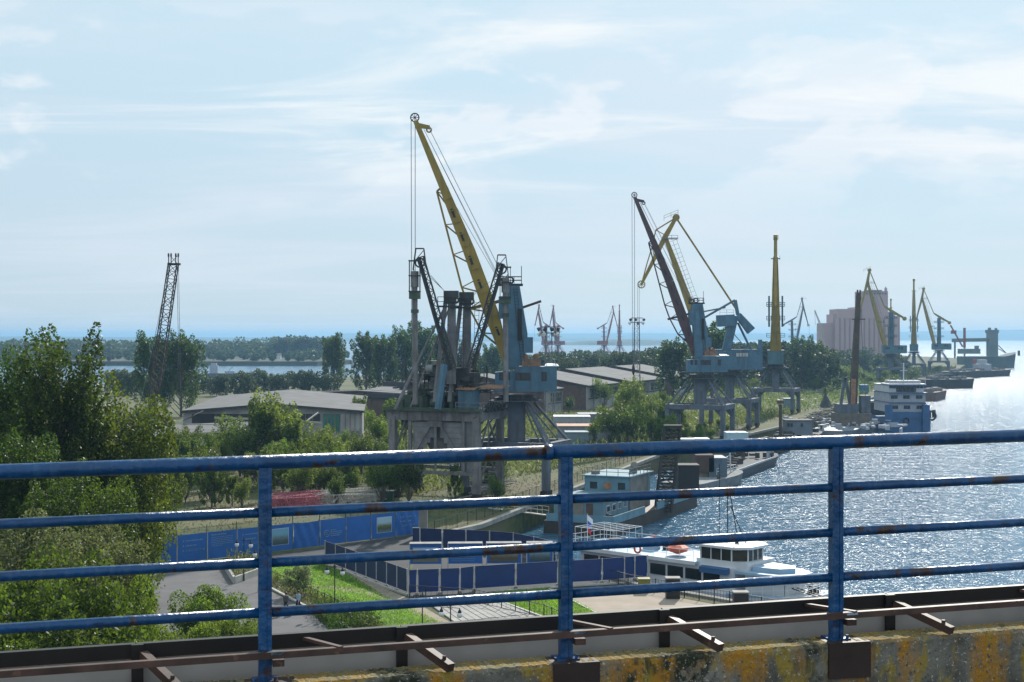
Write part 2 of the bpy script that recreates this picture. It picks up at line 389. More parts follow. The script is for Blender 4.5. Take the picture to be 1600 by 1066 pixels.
c = cmix(cmr(sn.outputs[2], .5, .8), c, cmix(cmr(cn(9, o_), .40, .6), (.20, .18, .09), (.30, .18, .03)))
blk = t.nodes.new('ShaderNodeMath'); blk.operation = 'MULTIPLY'; t.links.new(cmr(cn(2.3, m_), .54, .60), blk.inputs[0]); t.links.new(cmr(cn(18, o_), .42, .5), blk.inputs[1])
c = cmix(blk.outputs[0], c, (.03, .035, .02))
c = cmix(cmr(cn(38, o_, 4), .58, .64), c, (.10, .095, .08)); c = cmix(cmr(cn(55, o_, 3), .62, .66), c, (.46, .44, .38))

t.links.new(c, b.inputs['Base Color'])
bp = t.nodes.new('ShaderNodeBump'); bp.inputs['Distance'].default_value = .02; bp.inputs['Strength'].default_value = .9; t.links.new(cn(22, o_), bp.inputs['Height']); t.links.new(bp.outputs[0], b.inputs['Normal'])
par = thing('bridge_parapet', 'low weathered concrete parapet with orange lichen under the blue railing', 'parapet', RP(0, 0, -.3))
pm = MB(); n = 900; prof = [(.085, -.75), (.105, -.02), (.092, 0), (-.10, 0), (-.115, -.02), (-.115, -.75)]
rr = random.Random(3)
for i in range(n + 1):
    s = S0 + (S1 - S0) * i / n
    for (nn, hh) in prof:
        j = 0 if hh < -.5 else 1
        pm.v.append(tuple(RP(s, nn + j * rr.uniform(-.0035, .0035), hh + j * rr.uniform(-.004, .0035))))
k = len(prof)
for i in range(n):
    for j in range(k - 1): pm.f.append((i * k + j, (i + 1) * k + j, (i + 1) * k + j + 1, i * k + j + 1))
part('concrete_body', pm, cm, par, smooth=False)
for s in posts[1:-1]:
    q = MB().box(RP(s + .03, .112, -.105), (.265, .014, .20), rz=math.atan2(ru.y, ru.x))
    q.box(RP(s + .03, .03, -.003), (.265, .18, .010), rz=math.atan2(ru.y, ru.x))
    part('steel_cap', q, platem, par)

# steel cable tray outside the railing
tray = thing('cable_tray', 'rusty steel cable tray with grey panels running outside the blue railing', 'cable tray', RP(0, -.27, 0))
az = math.atan2(ru.y, ru.x)
joints = [-4.9, -2.30, -.88, .67, 2.13, 3.6, 5.1, 6.6]
for a, b2 in zip(joints, joints[1:]):
    ch = MB().beam(RP(a, -.245, .150), RP(b2 - .012, -.245, .150), .012, .075)
    ch.beam(RP(a, -.262, .186), RP(b2 - .012, -.262, .186), .045, .008)
    part('top_channel', ch, darkm, tray)
    pn = MB().beam(RP(a + .004, -.275, -.11), RP(b2 - .008, -.275, -.11), .008, .46)
    part('panel', pn, greyp, tray)
    up = MB().beam(RP(a, -.225, -.30), RP(a, -.225, .19), .062, .02, up=rn)
    part('upright', up, darkm, tray)
    ar = MB().beam(RP(a + .03, -.215, .135), RP(a + .20, .135, .030), .045, .045)
    ao = part('bracket', ar, rustm, tray)
    part('bolt', MB().tube(RP(a + .175, .085, .045), RP(a + .175, .085, .085), .012, n=6), rustm, ao)
    m_s = a + (b2 - a) * .62
    part('cross_piece', MB().beam(RP(m_s, -.235, .162), RP(m_s + .16, .085, .165), .028, .018), rustm, tray)
lb = MB().beam(RP(S0, .085, .150), RP(S1, .085, .150), .010, .034)
lb.beam(RP(S0, .070, .165), RP(S1, .070, .165), .034, .006)
part('long_bar', lb, rustm, tray)
for s in posts[1:-1]:
    cl = MB().box(RP(s + .06, .06, .158), (.07, .06, .012), rz=az)
    co = part('clamp', cl, galv, tray); part('clamp_block', MB().box(RP(s + .065, .05, .105), (.06, .05, .035), rz=az), rustm, co)
# ------------------------------------------------------------------ trees (mesh generators; placed further down)
import numpy as np
def arr_mesh(name, V, Fq, m):
    me = bpy.data.meshes.new(name); me.vertices.add(len(V)); me.vertices.foreach_set('co', V.astype(np.float32).ravel())
    nl = Fq.size; me.loops.add(nl); me.loops.foreach_set('vertex_index', Fq.astype(np.int32).ravel())
    me.polygons.add(len(Fq)); me.polygons.foreach_set('loop_start', (np.arange(len(Fq)) * 4).astype(np.int32))
    try: me.polygons.foreach_set('loop_total', np.full(len(Fq), 4, np.int32))
    except Exception: pass
    me.update(calc_edges=True); me.materials.append(m); return me
def leaf_quads(rg, C, size, up=0.25, asp=0.62):
    """one pointed leaf-shaped quad at every centre"""
    n = len(C); a = rg.normal(size=(n, 3)); a[:, 2] += up; a /= np.linalg.norm(a, axis=1, keepdims=True)
    b = rg.normal(size=(n, 3)); b -= (b * a).sum(1, keepdims=True) * a; b /= np.linalg.norm(b, axis=1, keepdims=True)
    s = (size * rg.uniform(.6, 1.3, n))[:, None]
    V = np.stack([C - a * s * .55, C + b * s * .5 * asp - a * s * .05, C + a * s * .6, C - b * s * .5 * asp - a * s * .05], 1).reshape(-1, 3)
    return V, np.arange(4 * n).reshape(-1, 4)
def crown_pts(rg, plumes, n):
    """points filling a set of plumes (base, tip, radius), denser on their skins"""
    w = np.array([(np.linalg.norm(t - b) * r) for b, t, r in plumes]); w = w / w.sum(); out = []
    for (b, t, r), k in zip(plumes, rg.multinomial(n, w)):
        u = rg.beta(1.4, 1.5, k); ang = rg.uniform(0, 2 * np.pi, k); rad = r * np.sin(np.pi * np.clip(u * .93 + .05, 0, 1)) ** .6 * rg.uniform(.25, 1, k) ** .5
        lump = 1 + .35 * np.sin(3 * ang + 7 * u + b[0]) * np.sin(11 * u + ang); rad = rad * lump
        d = (t - b) / np.linalg.norm(t - b); x = np.cross(d, [0.31, .95, .1]); x /= np.linalg.norm(x); y = np.cross(d, x)
        out.append(b + u[:, None] * (t - b) + (x[None] * np.cos(ang)[:, None] + y[None] * np.sin(ang)[:, None]) * rad[:, None])
    return np.concatenate(out)
def tree_data(name, seed, h, r, nl, ls, lm, bark, style='poplar', limb=14, low=.18):
    rg = np.random.default_rng(seed); pl = []; tm = MB()
    tm.tube((0, 0, -.3), (rg.uniform(-.2, .2), 0, h * .5), .028 * h * .55 + .03, .016 * h * .55 + .02, n=8)
    tm.tube((rg.uniform(-.2, .2), 0, h * .5), (0, 0, h * .93), .014 * h * .55 + .02, .02, n=6)
    for i in range(limb):
        a = i * 2.4 + rg.uniform(-.4, .4); f = low + (.80 - low) * (i / limb) ** .9
        z0 = h * f * .85
        if style == 'poplar':
            out = r * (1.0 - .55 * f) * rg.uniform(.55, 1.0); z1 = min(h * .985, z0 + h * rg.uniform(.24, .40)); pr = r * rg.uniform(.15, .25)
        elif style == 'round':
            out = r * math.sqrt(max(.1, 1 - ((f - .45) / .62) ** 2)) * rg.uniform(.6, 1); z1 = z0 + h * rg.uniform(.10, .28); pr = r * rg.uniform(.2, .36)
        else:   # shrub: many stems from the ground
            z0 = h * .04; out = r * rg.uniform(.15, 1); z1 = h * rg.uniform(.55, 1.0); pr = r * rg.uniform(.25, .4)
        s = np.array([0, 0, z0]); e = np.array([math.cos(a) * out, math.sin(a) * out, z1])
        m = s * .45 + e * .55 - np.array([0, 0, .04 * h])
        tm.tube(s, m, .010 * h * .6 + .015, .006 * h * .5 + .012, n=5); tm.tube(m, e, .006 * h * .5 + .012, .01, n=4)
        pl.append((s * .35 + e * .65 - np.array([0, 0, h * .06]), e + (e - s) * .18 + np.array([0, 0, h * .04]), pr))
    if style != 'shrub': pl.append((np.array([0, 0, h * .55]), np.array([0, 0, h]), r * .38))
    C = crown_pts(rg, pl, nl); C = C[C[:, 2] > .15]
    V, Q = leaf_quads(rg, C, ls)
    cme = arr_mesh(name + '_crown', V, Q, lm)
    tme = bpy.data.meshes.new(name + '_trunk'); tme.from_pydata(tm.v, [], tm.f); tme.materials.append(bark)
    return tme, cme
bark = mat('grey bark', (.10, .085, .07), rough=.9, var=.35, scale=5)
lf_dark = leafmat('dark poplar leaves', (.022, .045, .010), (.10, .17, .016))
lf_mid = leafmat('mid green leaves', (.062, .105, .018), (.27, .36, .04))
lf_yel = leafmat('yellow green leaves', (.038, .062, .010), (.16, .22, .02))
lf_will = leafmat('willow leaves', (.075, .095, .045), (.20, .24, .07))
lf_far = leafmat('far leaves', (.040, .062, .022), (.085, .115, .035))
grassm = leafmat('grass blades', (.10, .19, .02), (.34, .56, .05), var=.35)
weedm = leafmat('weeds', (.10, .11, .045), (.20, .22, .06), var=.5)
TD = {
 'near_a': tree_data('near_a', 1, 23, 6.2, 34000, .27, lf_dark, bark, limb=44, low=-.02),
 'near_b': tree_data('near_b', 2, 22, 5.0, 30000, .26, lf_dark, bark, limb=40, low=-.02),
 'near_y': tree_data('near_y', 3, 17, 5.5, 26000, .27, lf_yel, bark, 'round', limb=40, low=.08),
 'willow': tree_data('willow', 4, 11, 4.6, 26000, .20, lf_will, bark, 'round', limb=24, low=.08),
 'bush_y': tree_data('bush_y', 5, 8, 4.2, 18000, .22, lf_yel, bark, 'shrub', limb=22),
 'bush_g': tree_data('bush_g', 6, 5, 3.2, 15000, .19, lf_mid, bark, 'shrub', limb=20),
 'mid_a': tree_data('mid_a', 7, 24, 8.5, 11000, .60, lf_dark, bark, limb=32, low=-.04),
 'mid_b': tree_data('mid_b', 8, 22, 6.5, 8500, .62, lf_dark, bark, limb=28, low=-.04),
 'sap_a': tree_data('sap_a', 9, 9, 2.1, 6500, .27, lf_mid, bark, limb=20, low=-.08),
 'sap_b': tree_data('sap_b', 10, 8, 2.6, 5600, .27, lf_mid, bark, 'shrub', limb=16),
 'sap_y': tree_data('sap_y', 12, 7, 2.2, 4200, .26, lf_yel, bark, 'shrub', limb=14),
 'far_a': tree_data('far_a', 13, 17, 7.5, 3000, 1.0, lf_far, bark, 'round', limb=22, low=-.02),
 'far_b': tree_data('far_b', 14, 19, 6.0, 2600, 1.0, lf_far, bark, limb=20, low=-.04),
 'small': tree_data('small', 15, 3.6, 1.35, 5200, .15, leafmat('silvery leaves', (.17, .20, .11), (.34, .42, .18)), bark, 'round', limb=14, low=.2),
}
def tree(kind, name, label, p, h=None, group=None, rz=None, sx=1.0):
    h0 = {'near_a': 23, 'near_b': 22, 'near_y': 17, 'willow': 11, 'bush_y': 8, 'bush_g': 5, 'mid_a': 24, 'mid_b': 22, 'sap_a': 9, 'sap_b': 8, 'sap_y': 7, 'far_a': 17, 'far_b': 19, 'small': 3.6}[kind]
    o = thing(name, label, 'bush' if 'bush' in name or 'shrub' in name else 'tree', p, group)
    s = (h / h0 / 1.08) if h else 1.0; o.scale = (s * sx, s * sx, s); o.rotation_euler[2] = rnd.uniform(0, 6.28) if rz is None else rz
    for nm, me in (('trunk', TD[kind][0]), ('crown', TD[kind][1])):
        c = bpy.data.objects.new(nm, me); COL.objects.link(c); c.parent = o
    return o

# ------------------------------------------------------------------ paving, road, lawns
def gpoly(pts, z):                       # ground polygon from photo pixels, at height z
    return MB().add([tuple(G(u, v, z)) for u, v in pts], [tuple(range(len(pts)))])
asph = mat('old asphalt', (.125, .120, .125), rough=.9, var=.16, scale=.5, rust=.08, rcol=(.09, .085, .085), rscale=1.2, bump=.3)
darka = mat('dark asphalt', (.045, .046, .050), rough=.9, var=.2, scale=.6)
pave = mat('beige paving', (.36, .29, .23), rough=.9, var=.14, scale=.5, rust=.12, rcol=(.27, .20, .16), rscale=.9)
conc = mat('pale concrete', (.36, .34, .32), rough=.9, var=.22, scale=1.2)
dconc = mat('grimy concrete', (.21, .20, .185), rough=.95, var=.3, scale=.5, rust=.25, rcol=(.13, .12, .10), rscale=.8)
dirt = mat('sandy path', (.30, .25, .18), rough=.95, var=.25, scale=1.5)

soil = mat('lawn soil', (.11, .19, .025), rough=.95, var=.30, scale=.9, rust=.22, rcol=(.15, .17, .03), rscale=.5)
dsoil = mat('bed soil', (.07, .065, .035), rough=.95, var=.4, scale=2)
struct('road', gpoly([(150, 1066), (150, 892), (276, 884), (400, 878), (424, 925), (470, 946), (640, 1040)], .010), asph)
struct('service_yard', gpoly([(276, 884), (395, 872), (505, 856), (655, 834), (668, 858), (640, 884), (640, 932), (545, 897), (505, 880), (400, 880)], .006), darka)  # asphalt, with the shade below the banner fence put into its dark tone
struct('apron', gpoly([(640, 900), (655, 858), (800, 862), (872, 872), (1000, 894), (1030, 925), (872, 921), (742, 931), (640, 940)], .006), darka)
struct('plaza', gpoly([(860, 922), (1004, 916), (1060, 934), (1185, 957), (1240, 1010), (960, 1010), (935, 960)], .014), pave)
lawn = struct('lawn', gpoly([(398, 880), (505, 881), (548, 899), (600, 932), (700, 978), (620, 1010), (507, 941), (424, 900)], .014), soil)
lawn2 = struct('lawn', gpoly([(762, 926), (858, 919), (940, 961), (975, 990), (880, 990), (852, 967), (780, 940)], .018), soil)
struct('path', gpoly([(470, 914), (520, 915), (572, 921), (600, 930), (640, 948), (610, 942), (565, 927), (515, 922), (468, 920)], .022), dirt)
struct('path', gpoly([(540, 896), (560, 902), (640, 936), (720, 982), (700, 986), (620, 945), (585, 925)], .026), dirt)
struct('planting_bed', gpoly([(424, 905), (507, 941), (575, 968), (620, 1000), (540, 986), (460, 942), (424, 922)], .030), dsoil)
def strip(mb, pts, z, w, h):
    ps = [G(u, v, z) for u, v in pts]
    for a, b2 in zip(ps, ps[1:]): mb.beam(a + Vector((0, 0, h / 2)), b2 + Vector((0, 0, h / 2)), w, h)
    return mb
kerbm = mat('pale kerbstone', (.50, .48, .44), rough=.85, var=.15, scale=2)
struct('kerb', strip(MB(), [(424, 921), (462, 941), (545, 983), (600, 1010)], 0, .25, .16), kerbm)
struct('kerb', strip(MB(), [(742, 928), (805, 923), (872, 918), (939, 914), (990, 911)], 0, .22, .14), kerbm)
struct('kerb', strip(MB(), [(858, 921), (936, 961), (975, 988)], 0, .15, .10), kerbm)
struct('kerb', strip(MB(), [(776, 939), (852, 967), (885, 985)], 0, .2, .14), kerbm)
struct('kerb', strip(MB(), [(540, 894), (600, 918), (640, 932)], 0, .22, .14), kerbm)
# slab ramp between the lawns: single concrete slabs
r0, r1, r2, r3 = G(668, 944), G(778, 940), G(885, 986), G(760, 1010)
rampo = struct('pavement', MB().prism([r0 + Vector((0, 0, .02)), r1 + Vector((0, 0, .02)), r2 + Vector((0, 0, .02)), r3 + Vector((0, 0, .02))], (0, 0, -.3)), dconc)
for i in range(11):
    for j in range(2):
        ta, tb, sa, sb_ = i / 11 + .006, (i + 1) / 11 - .006, j / 2 + .01, (j + 1) / 2 - .01
        q = [r0.lerp(r1, x).lerp(r3.lerp(r2, x), y) + Vector((0, 0, .05)) for x, y in ((ta, sa), (tb, sa), (tb, sb_), (ta, sb_))]
        link('slab', MB().prism(q, (0, 0, .07 + .01 * ((i * 7 + j) % 3))), conc, rampo)

# grass: one mass of blades on the lawns
def in_poly(x, y, P):
    c = np.zeros(len(x), bool); j = len(P) - 1
    for i in range(len(P)):
        xi, yi = P[i]; xj, yj = P[j]
        m = ((yi > y) != (yj > y)) & (x < (xj - xi) * (y - yi) / (yj - yi + 1e-9) + xi); c ^= m; j = i
    return c
def scatter(name, pix, n, ls, m, zh, seed, z0=.02, world=None):
    P = world or [tuple(G(u, v))[:2] for u, v in pix]; rg = np.random.default_rng(seed)
    xs = [p[0] for p in P]; ys = [p[1] for p in P]
    x = rg.uniform(min(xs), max(xs), n); y = rg.uniform(min(ys), max(ys), n); k = in_poly(x, y, P); x, y = x[k], y[k]
    C = np.stack([x, y, z0 + rg.uniform(0, 1, len(x)) ** 2 * zh], 1)
    V, Q = leaf_quads(rg, C, ls, up=1.4, asp=.3)
    o = bpy.data.objects.new(name, arr_mesh(name, V, Q, m)); COL.objects.link(o); o['kind'] = 'stuff'; return o
scatter('grass', [(398, 880), (505, 881), (548, 899), (600, 932), (700, 978), (620, 1010), (507, 941), (424, 900)], 42000, .22, grassm, .12, 21)
scatter('grass', [(762, 926), (858, 919), (940, 961), (975, 990), (880, 990), (852, 967), (780, 940)], 22000, .20, grassm, .10, 22)
scatter('weeds', [(424, 903), (507, 939), (575, 966), (620, 1000), (540, 982), (462, 938), (424, 919)], 16000, .30, weedm, .9, 23)
scatter('weeds', [(480, 955), (560, 955), (600, 985), (520, 990)], 9000, .28, lf_dark, 1.1, 24)

# ------------------------------------------------------------------ fences
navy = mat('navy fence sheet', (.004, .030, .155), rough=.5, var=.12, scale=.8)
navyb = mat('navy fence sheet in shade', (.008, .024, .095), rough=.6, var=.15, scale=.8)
postw = mat('whitish fence post', (.42, .43, .45), rough=.5, var=.2, scale=3)
blackm = mat('black iron', (.014, .014, .016), rough=.5, var=.2)
def panel_fence(name, label, bases, h, m, group=None, gap=.10, plinth=True):
    P = [G(u, v) for u, v in bases]; o = thing(name, label, 'fence', P[0], group)
    for a, b2 in zip(P, P[1:]):
        d = (b2 - a); l = d.length; d.normalize(); z = Vector((0, 0, 1)); bot = .28
        q = [a + d * gap + z * bot, b2 - d * gap + z * bot, b2 - d * gap + z * h, a + d * gap + z * h]
        n = Vector((d.y, -d.x, 0)); n = -n if n.y > 0 else n
        pp = MB().prism(q, n * -.03)
        for t in (bot, h): pp.beam(a + d * gap + z * t + n * .02, b2 - d * gap + z * t + n * .02, .05)
        part('panel', pp, m, o)
    for a in P:
        part('post', MB().beam(a, a + Vector((0, 0, h + .06)), .085), postw, o)
        part('foot', MB().box(a + Vector((0, 0, .09)), (.30, .6, .18)).beam(a + Vector((0, 0, .9)), a + Vector((.15, .9, .05)), .05), dconc, o)
    return o
def sub(a, b2, n): return [(a[0] + (b2[0] - a[0]) * i / n, a[1] + (b2[1] - a[1]) * i / n) for i in range(n + 1)]
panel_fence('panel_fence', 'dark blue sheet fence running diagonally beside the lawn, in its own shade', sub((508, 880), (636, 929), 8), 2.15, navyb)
panel_fence('panel_fence', 'long navy sheet fence with white posts between the lawn and the information boards',
            [(638, 931), (652, 930), (687, 928.5), (719, 927), (741, 924), (806, 919.5), (872, 915), (941, 911), (976, 908), (992, 906.5), (1012, 905)], 2.15, navy)
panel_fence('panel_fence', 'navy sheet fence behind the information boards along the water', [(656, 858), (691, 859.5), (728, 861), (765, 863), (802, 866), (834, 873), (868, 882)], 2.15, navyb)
bx = thing('fence_pillar', 'narrow dark blue boxed pillar where the banner fence ends', 'pillar', G(650, 862))
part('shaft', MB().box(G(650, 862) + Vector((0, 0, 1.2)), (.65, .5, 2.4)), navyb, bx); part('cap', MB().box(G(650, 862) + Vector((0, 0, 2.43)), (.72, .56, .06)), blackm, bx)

# banner fence with printed blue sheets
ban = mat('blue banner cloth', (.014, .115, .40), rough=.6, var=.14, scale=.7)
printw = mat('white print', (.42, .52, .66), rough=.7, var=.05)
dimp = mat('pale blue print', (.14, .26, .44), rough=.7, var=.05)
def picmat(name, a, b2, c2):
    m = bpy.data.materials.new(name); m.use_nodes = True; t = m.node_tree; b = t.nodes['Principled BSDF']; b.inputs['Roughness'].default_value = .6
    tcn = t.nodes.new('ShaderNodeTexCoord'); s = t.nodes.new('ShaderNodeSeparateXYZ'); t.links.new(tcn.outputs['Generated'], s.inputs[0])
    no = t.nodes.new('ShaderNodeTexNoise'); no.inputs['Scale'].default_value = 7; no.inputs['Detail'].default_value = 7; t.links.new(tcn.outputs['Generated'], no.inputs[0])
    ad = t.nodes.new('ShaderNodeMath'); ad.operation = 'MULTIPLY_ADD'; ad.inputs[1].default_value = .35; t.links.new(no.outputs[0], ad.inputs[0]); t.links.new(s.outputs[2], ad.inputs[2])
    cr = t.nodes.new('ShaderNodeValToRGB'); t.links.new(ad.outputs[0], cr.inputs[0])
    e = cr.color_ramp.elements; e[0].position = .25; e[0].color = (*a, 1); e[1].position = .82; e[1].color = (*c2, 1); k = e.new(.62); k.color = (*b2, 1)
    k = e.new(.42); k.color = tuple(x * .5 for x in b2) + (1,)
    t.links.new(cr.outputs[0], b.inputs['Base Color']); return m
pics = [picmat('printed view of a river port', (.04, .08, .09), (.14, .20, .22), (.16, .38, .52)), picmat('printed view of a waterfront', (.10, .16, .18), (.12, .16, .06), (.34, .52, .62)),
        picmat('printed view of a square', (.16, .17, .14), (.30, .27, .16), (.36, .48, .62)), picmat('printed view of a promenade', (.09, .09, .07), (.20, .17, .10), (.20, .42, .62))]
bf0, bf1 = G(276, 881), G(655, 834.5); bd = (bf1 - bf0); BL = bd.length; bd.normalize(); bn = Vector((bd.y, -bd.x, 0)); zz = Vector((0, 0, 1))
pw = BL / 9
banf = thing('banner_fence', 'long fence hung with printed blue banners behind the car park', 'fence', bf0 - bd * 6)
hF = 2.75
def BP(s, z, n=.0): return bf0 + bd * s + zz * z + bn * n
def text_mesh(txt, size, o3, dx, dz, m, parent, name='lettering'):
    cu = bpy.data.curves.new('t', 'FONT'); cu.body = txt; cu.size = size; ob = bpy.data.objects.new('t', cu); COL.objects.link(ob)
    dg = bpy.context.evaluated_depsgraph_get(); me = bpy.data.meshes.new_from_object(ob.evaluated_get(dg)); bpy.data.objects.remove(ob); bpy.data.curves.remove(cu)
    mb = MB(); mb.v = [tuple(o3 + dx * v.co.x + dz * v.co.y) for v in me.vertices]; mb.f = [tuple(p.vertices) for p in me.polygons]
    bpy.data.meshes.remove(me); return part(name, mb, m, parent)
def scribble(mb, s, z, l, hh, n=.05):     # a line of unreadably small print: word-sized dashes
    r = random.Random(int(s * 91 + z * 17)); x = 0
    while x < l:
        w = min(r.uniform(.10, .32), l - x); mb.prism([BP(s + x, z, n), BP(s + x + w, z, n), BP(s + x + w, z + hh, n), BP(s + x, z + hh, n)], bn * .006); x += w + .05
for i in range(-3, 9):
    s0 = i * pw; mb = MB(); nx = 14; wr = {4: .10, 8: .09, 3: .03}.get(i, .015)
    for a in range(nx + 1):
        for b2 in range(7):
            x = s0 + .05 + (pw - .1) * a / nx; z = .06 + (hF - .06) * b2 / 6
            sag = (.10 if i in (4, 8) else .03) * math.sin(math.pi * a / nx) * (b2 / 6)
            mb.v.append(tuple(BP(x, z - sag, .03 + wr * math.sin(a * 1.3 + b2 * 1.1 + i) * (1 if i in (4, 8) else .4))))
    for a in range(nx):
        for b2 in range(6): mb.f.append((a * 7 + b2, (a + 1) * 7 + b2, (a + 1) * 7 + b2 + 1, a * 7 + b2 + 1))
    bo = part('banner', mb, ban, banf, smooth=True)
    part('post', MB().beam(BP(s0, 0, -.05), BP(s0, hF + .75, -.05), .07), blackm, banf)
    mw = MB()
    for b2 in range(22): mw.beam(BP(s0 + pw * b2 / 22, hF - .3, -.06), BP(s0 + pw * b2 / 22, hF + .6, -.06), .022)
    mw.beam(BP(s0, hF + .5, -.06), BP(s0 + pw, hF + .5, -.06), .03); part('bars', mw, postw if i > 2 else rustm, banf)
    if i in (3, 7):
        q = [BP(s0 + .75, .62, .055), BP(s0 + pw - .55, .62, .055), BP(s0 + pw - .55, 2.35, .055), BP(s0 + .75, 2.35, .055)]
        part('picture_border', MB().prism(q, bn * .004), printw, bo)
        c_ = sum(q, Vector()) / 4; part('picture', MB().prism([c_ + (p - c_) * .93 + bn * .03 for p in q], bn * .003), pics[0 if i == 3 else 1], bo)
    if i in (0, 2, 8):
        tm_ = MB()
        for j, l in enumerate((1.9, 1.25)):
            scribble(tm_, s0 + .95, 2.05 - j * .48, l, .12)
        for j in range(3): tm_.prism([BP(s0 + .70 + .08 * math.cos(t_ * 1.047), 2.11 - j * .48 + .10 * math.sin(t_ * 1.047), .05) for t_ in range(6)], bn * .006)
        part('small_print', tm_, dimp, bo)
        text_mesh('8 (843) 567 79 80', .30, BP(s0 + .95, 1.06, .06), bd, zz, dimp, bo)
    if i == 1:
        tm_ = MB(); scribble(tm_, s0 + .45, 2.36, 1.7, .12)
        for j in range(6): scribble(tm_, s0 + .45, 2.14 - j * .17, 2.5 if j < 5 else 1.3, .06)
        part('small_print', tm_, dimp, bo)
    if i == 5:
        lg = MB().ring(BP(s0 + .85, 1.25, .06), bn, .34, .045, 20, 5); lg.ring(BP(s0 + .85, 1.25, .06), bn, .14, .03, 14, 5); lg.beam(BP(s0 + .85, 1.0, .06), BP(s0 + .85, 1.5, .06), .04)
        part('emblem', lg, dimp, bo)
        tm_ = MB()
        for j, l in enumerate((.75, 1.55, 1.45, 1.2)): scribble(tm_, s0 + 1.35, 1.52 - j * .2, l, .10)
        part('small_print', tm_, dimp, bo)

# information boards
def board(u0, u1, k, label):
    a, b2 = G(u0, 889 - (u0 - 640) * .008), G(u1, 889 - (u1 - 640) * .008); d = (b2 - a).normalized(); n = Vector((d.y, -d.x, 0)); o = thing('information_board', label, 'information board', a, 'information boards in front of the water fence')
    part('board', MB().prism([a + zz * .45, b2 + zz * .45, b2 + zz * 2.35, a + zz * 2.35], n * -.06), ban, o)
    for p in (a, b2): part('post', MB().beam(p, p + zz * 2.4, .1), postw, o)
    ai, bi = a.lerp(b2, .1), a.lerp(b2, .9)
    if k is None:
        mb = MB(); r = random.Random(5); L_ = (bi - ai).length
        for j in range(8): mb.prism([ai + zz * (.7 + j * .19) + n * .01, ai.lerp(bi, r.uniform(.6, 1)) + zz * (.7 + j * .19) + n * .01, ai.lerp(bi, .8) + zz * (.75 + j * .19) + n * .01, ai + zz * (.75 + j * .19) + n * .01], n * .005)
        part('small_print', mb, dimp, o)
    else:
        part('picture', MB().prism([ai + zz * .62 + n * .012, bi + zz * .62 + n * .012, bi + zz * 2.0 + n * .012, ai + zz * 2.0 + n * .012], n * .01), pics[k], o)
    tp = MB().prism([a + zz * 2.36 + n * .1, b2 + zz * 2.36 + n * .1, b2 + zz * 2.42 - n * .7, a + zz * 2.42 - n * .7], zz * .04); part('canopy', tp, conc, o)
board(640, 690, 2, 'information board with a beige square on its picture, next to the diagonal fence')
board(700, 754, None, 'information board covered in lines of small print')
board(760, 815, 3, 'information board with a promenade picture, right of the text board')
board(823, 864, 0, 'narrow information board with a pale picture, nearest the quay corner')

# black railings
def railing(name, label, pts, h=1.15, step=1.6, bars=5, group=None):
    o = thing(name, label, 'railing', pts[0], group)
    for a, b2 in zip(pts, pts[1:]):
        n = max(1, round((b2 - a).length / step))
        for i in range(n):
            p, q = a.lerp(b2, i / n), a.lerp(b2, (i + 1) / n)
            part('post', MB().beam(p, p + zz * (h + .08), .08), blackm, o)
            sm = MB().beam(p + zz * h, q + zz * h, .045).beam(p + zz * .15, q + zz * .15, .035)
            for k in range(1, bars): sm.beam(p.lerp(q, k / bars) + zz * .15, p.lerp(q, k / bars) + zz * h, .022)
            part('section', sm, blackm, o)
    return o
edge = [Vector((x, y, 0)) for x, y in ((3.6, 137.5), (10.2, 125), (20, 114), (45, 86))]
railing('quay_railing', 'black barred railing along the paved quay edge beside the white passenger ship', edge)
railing('ramp_railing', 'black railing climbing beside the concrete slab ramp', [G(640, 936), G(742, 943), G(850, 968), G(900, 990)], bars=3)
railing('bed_railing', 'low black railing between the planting strip and the lawn', [G(424, 905), G(507, 942), G(560, 968)], h=.75, bars=4)
q1 = [Vector((-8.6, 158, 0)), Vector((-5.2, 167, 0)), Vector((25, 264.6, 0)), Vector((30, 276, 0))]
railing('harbour_railing', 'long rusty black railing along the old quay wall behind the moored blue pontoon', q1, h=1.5, step=3.2, bars=7)

# street lamps with hanging glass globes
globe = mat('white lamp globe', (.75, .76, .78), rough=.15, var=.03)
lp = thing('street_lamp', 'black lamp post with twin white globes on the lawn, rising over the light path', 'street lamp', (0, 0, 0), 'park lamps with hanging globes')
part('pole', MB().tube((0, 0, 0), (0, 0, .7), .08, .06).tube((0, 0, .7), (0, 0, 3.95), .045, .035), blackm, lp)
part('arm', MB().beam((-.62, 0, 3.75), (.62, 0, 3.65), .04).ring((0, 0, 3.7), (0, 1, 0), .12, .015, 10, 4), blackm, lp)
for s, z in ((-1, 3.3), (1, 3.2)):
    part('globe', MB().lathe((s * .62, 0, z - .22), [(.02, 0), (.13, .04), (.19, .14), (.20, .22), (.16, .32), (.08, .38)]), globe, lp, smooth=True)
    part('socket', MB().lathe((s * .62, 0, z + .13), [(.13, 0), (.12, .12), (.05, .22), (.03, .32)]), blackm, lp)
lp.location = G(523, 958)
dup(lp, G(660, 1012), .2, 'black lamp post just left of the slab ramp, foot hidden by the tray')
dup(lp, G(704, 1035), .1, 'black lamp post with globes at the foot of the slab ramp, right of its twin')
dup(lp, G(381, 908), .1, 'black lamp post with globes in front of the blue banner with three lines of print')
dup(lp, G(404, 925), 1.2, 'black lamp post hidden behind the blue railing post, one globe showing beside a banner')

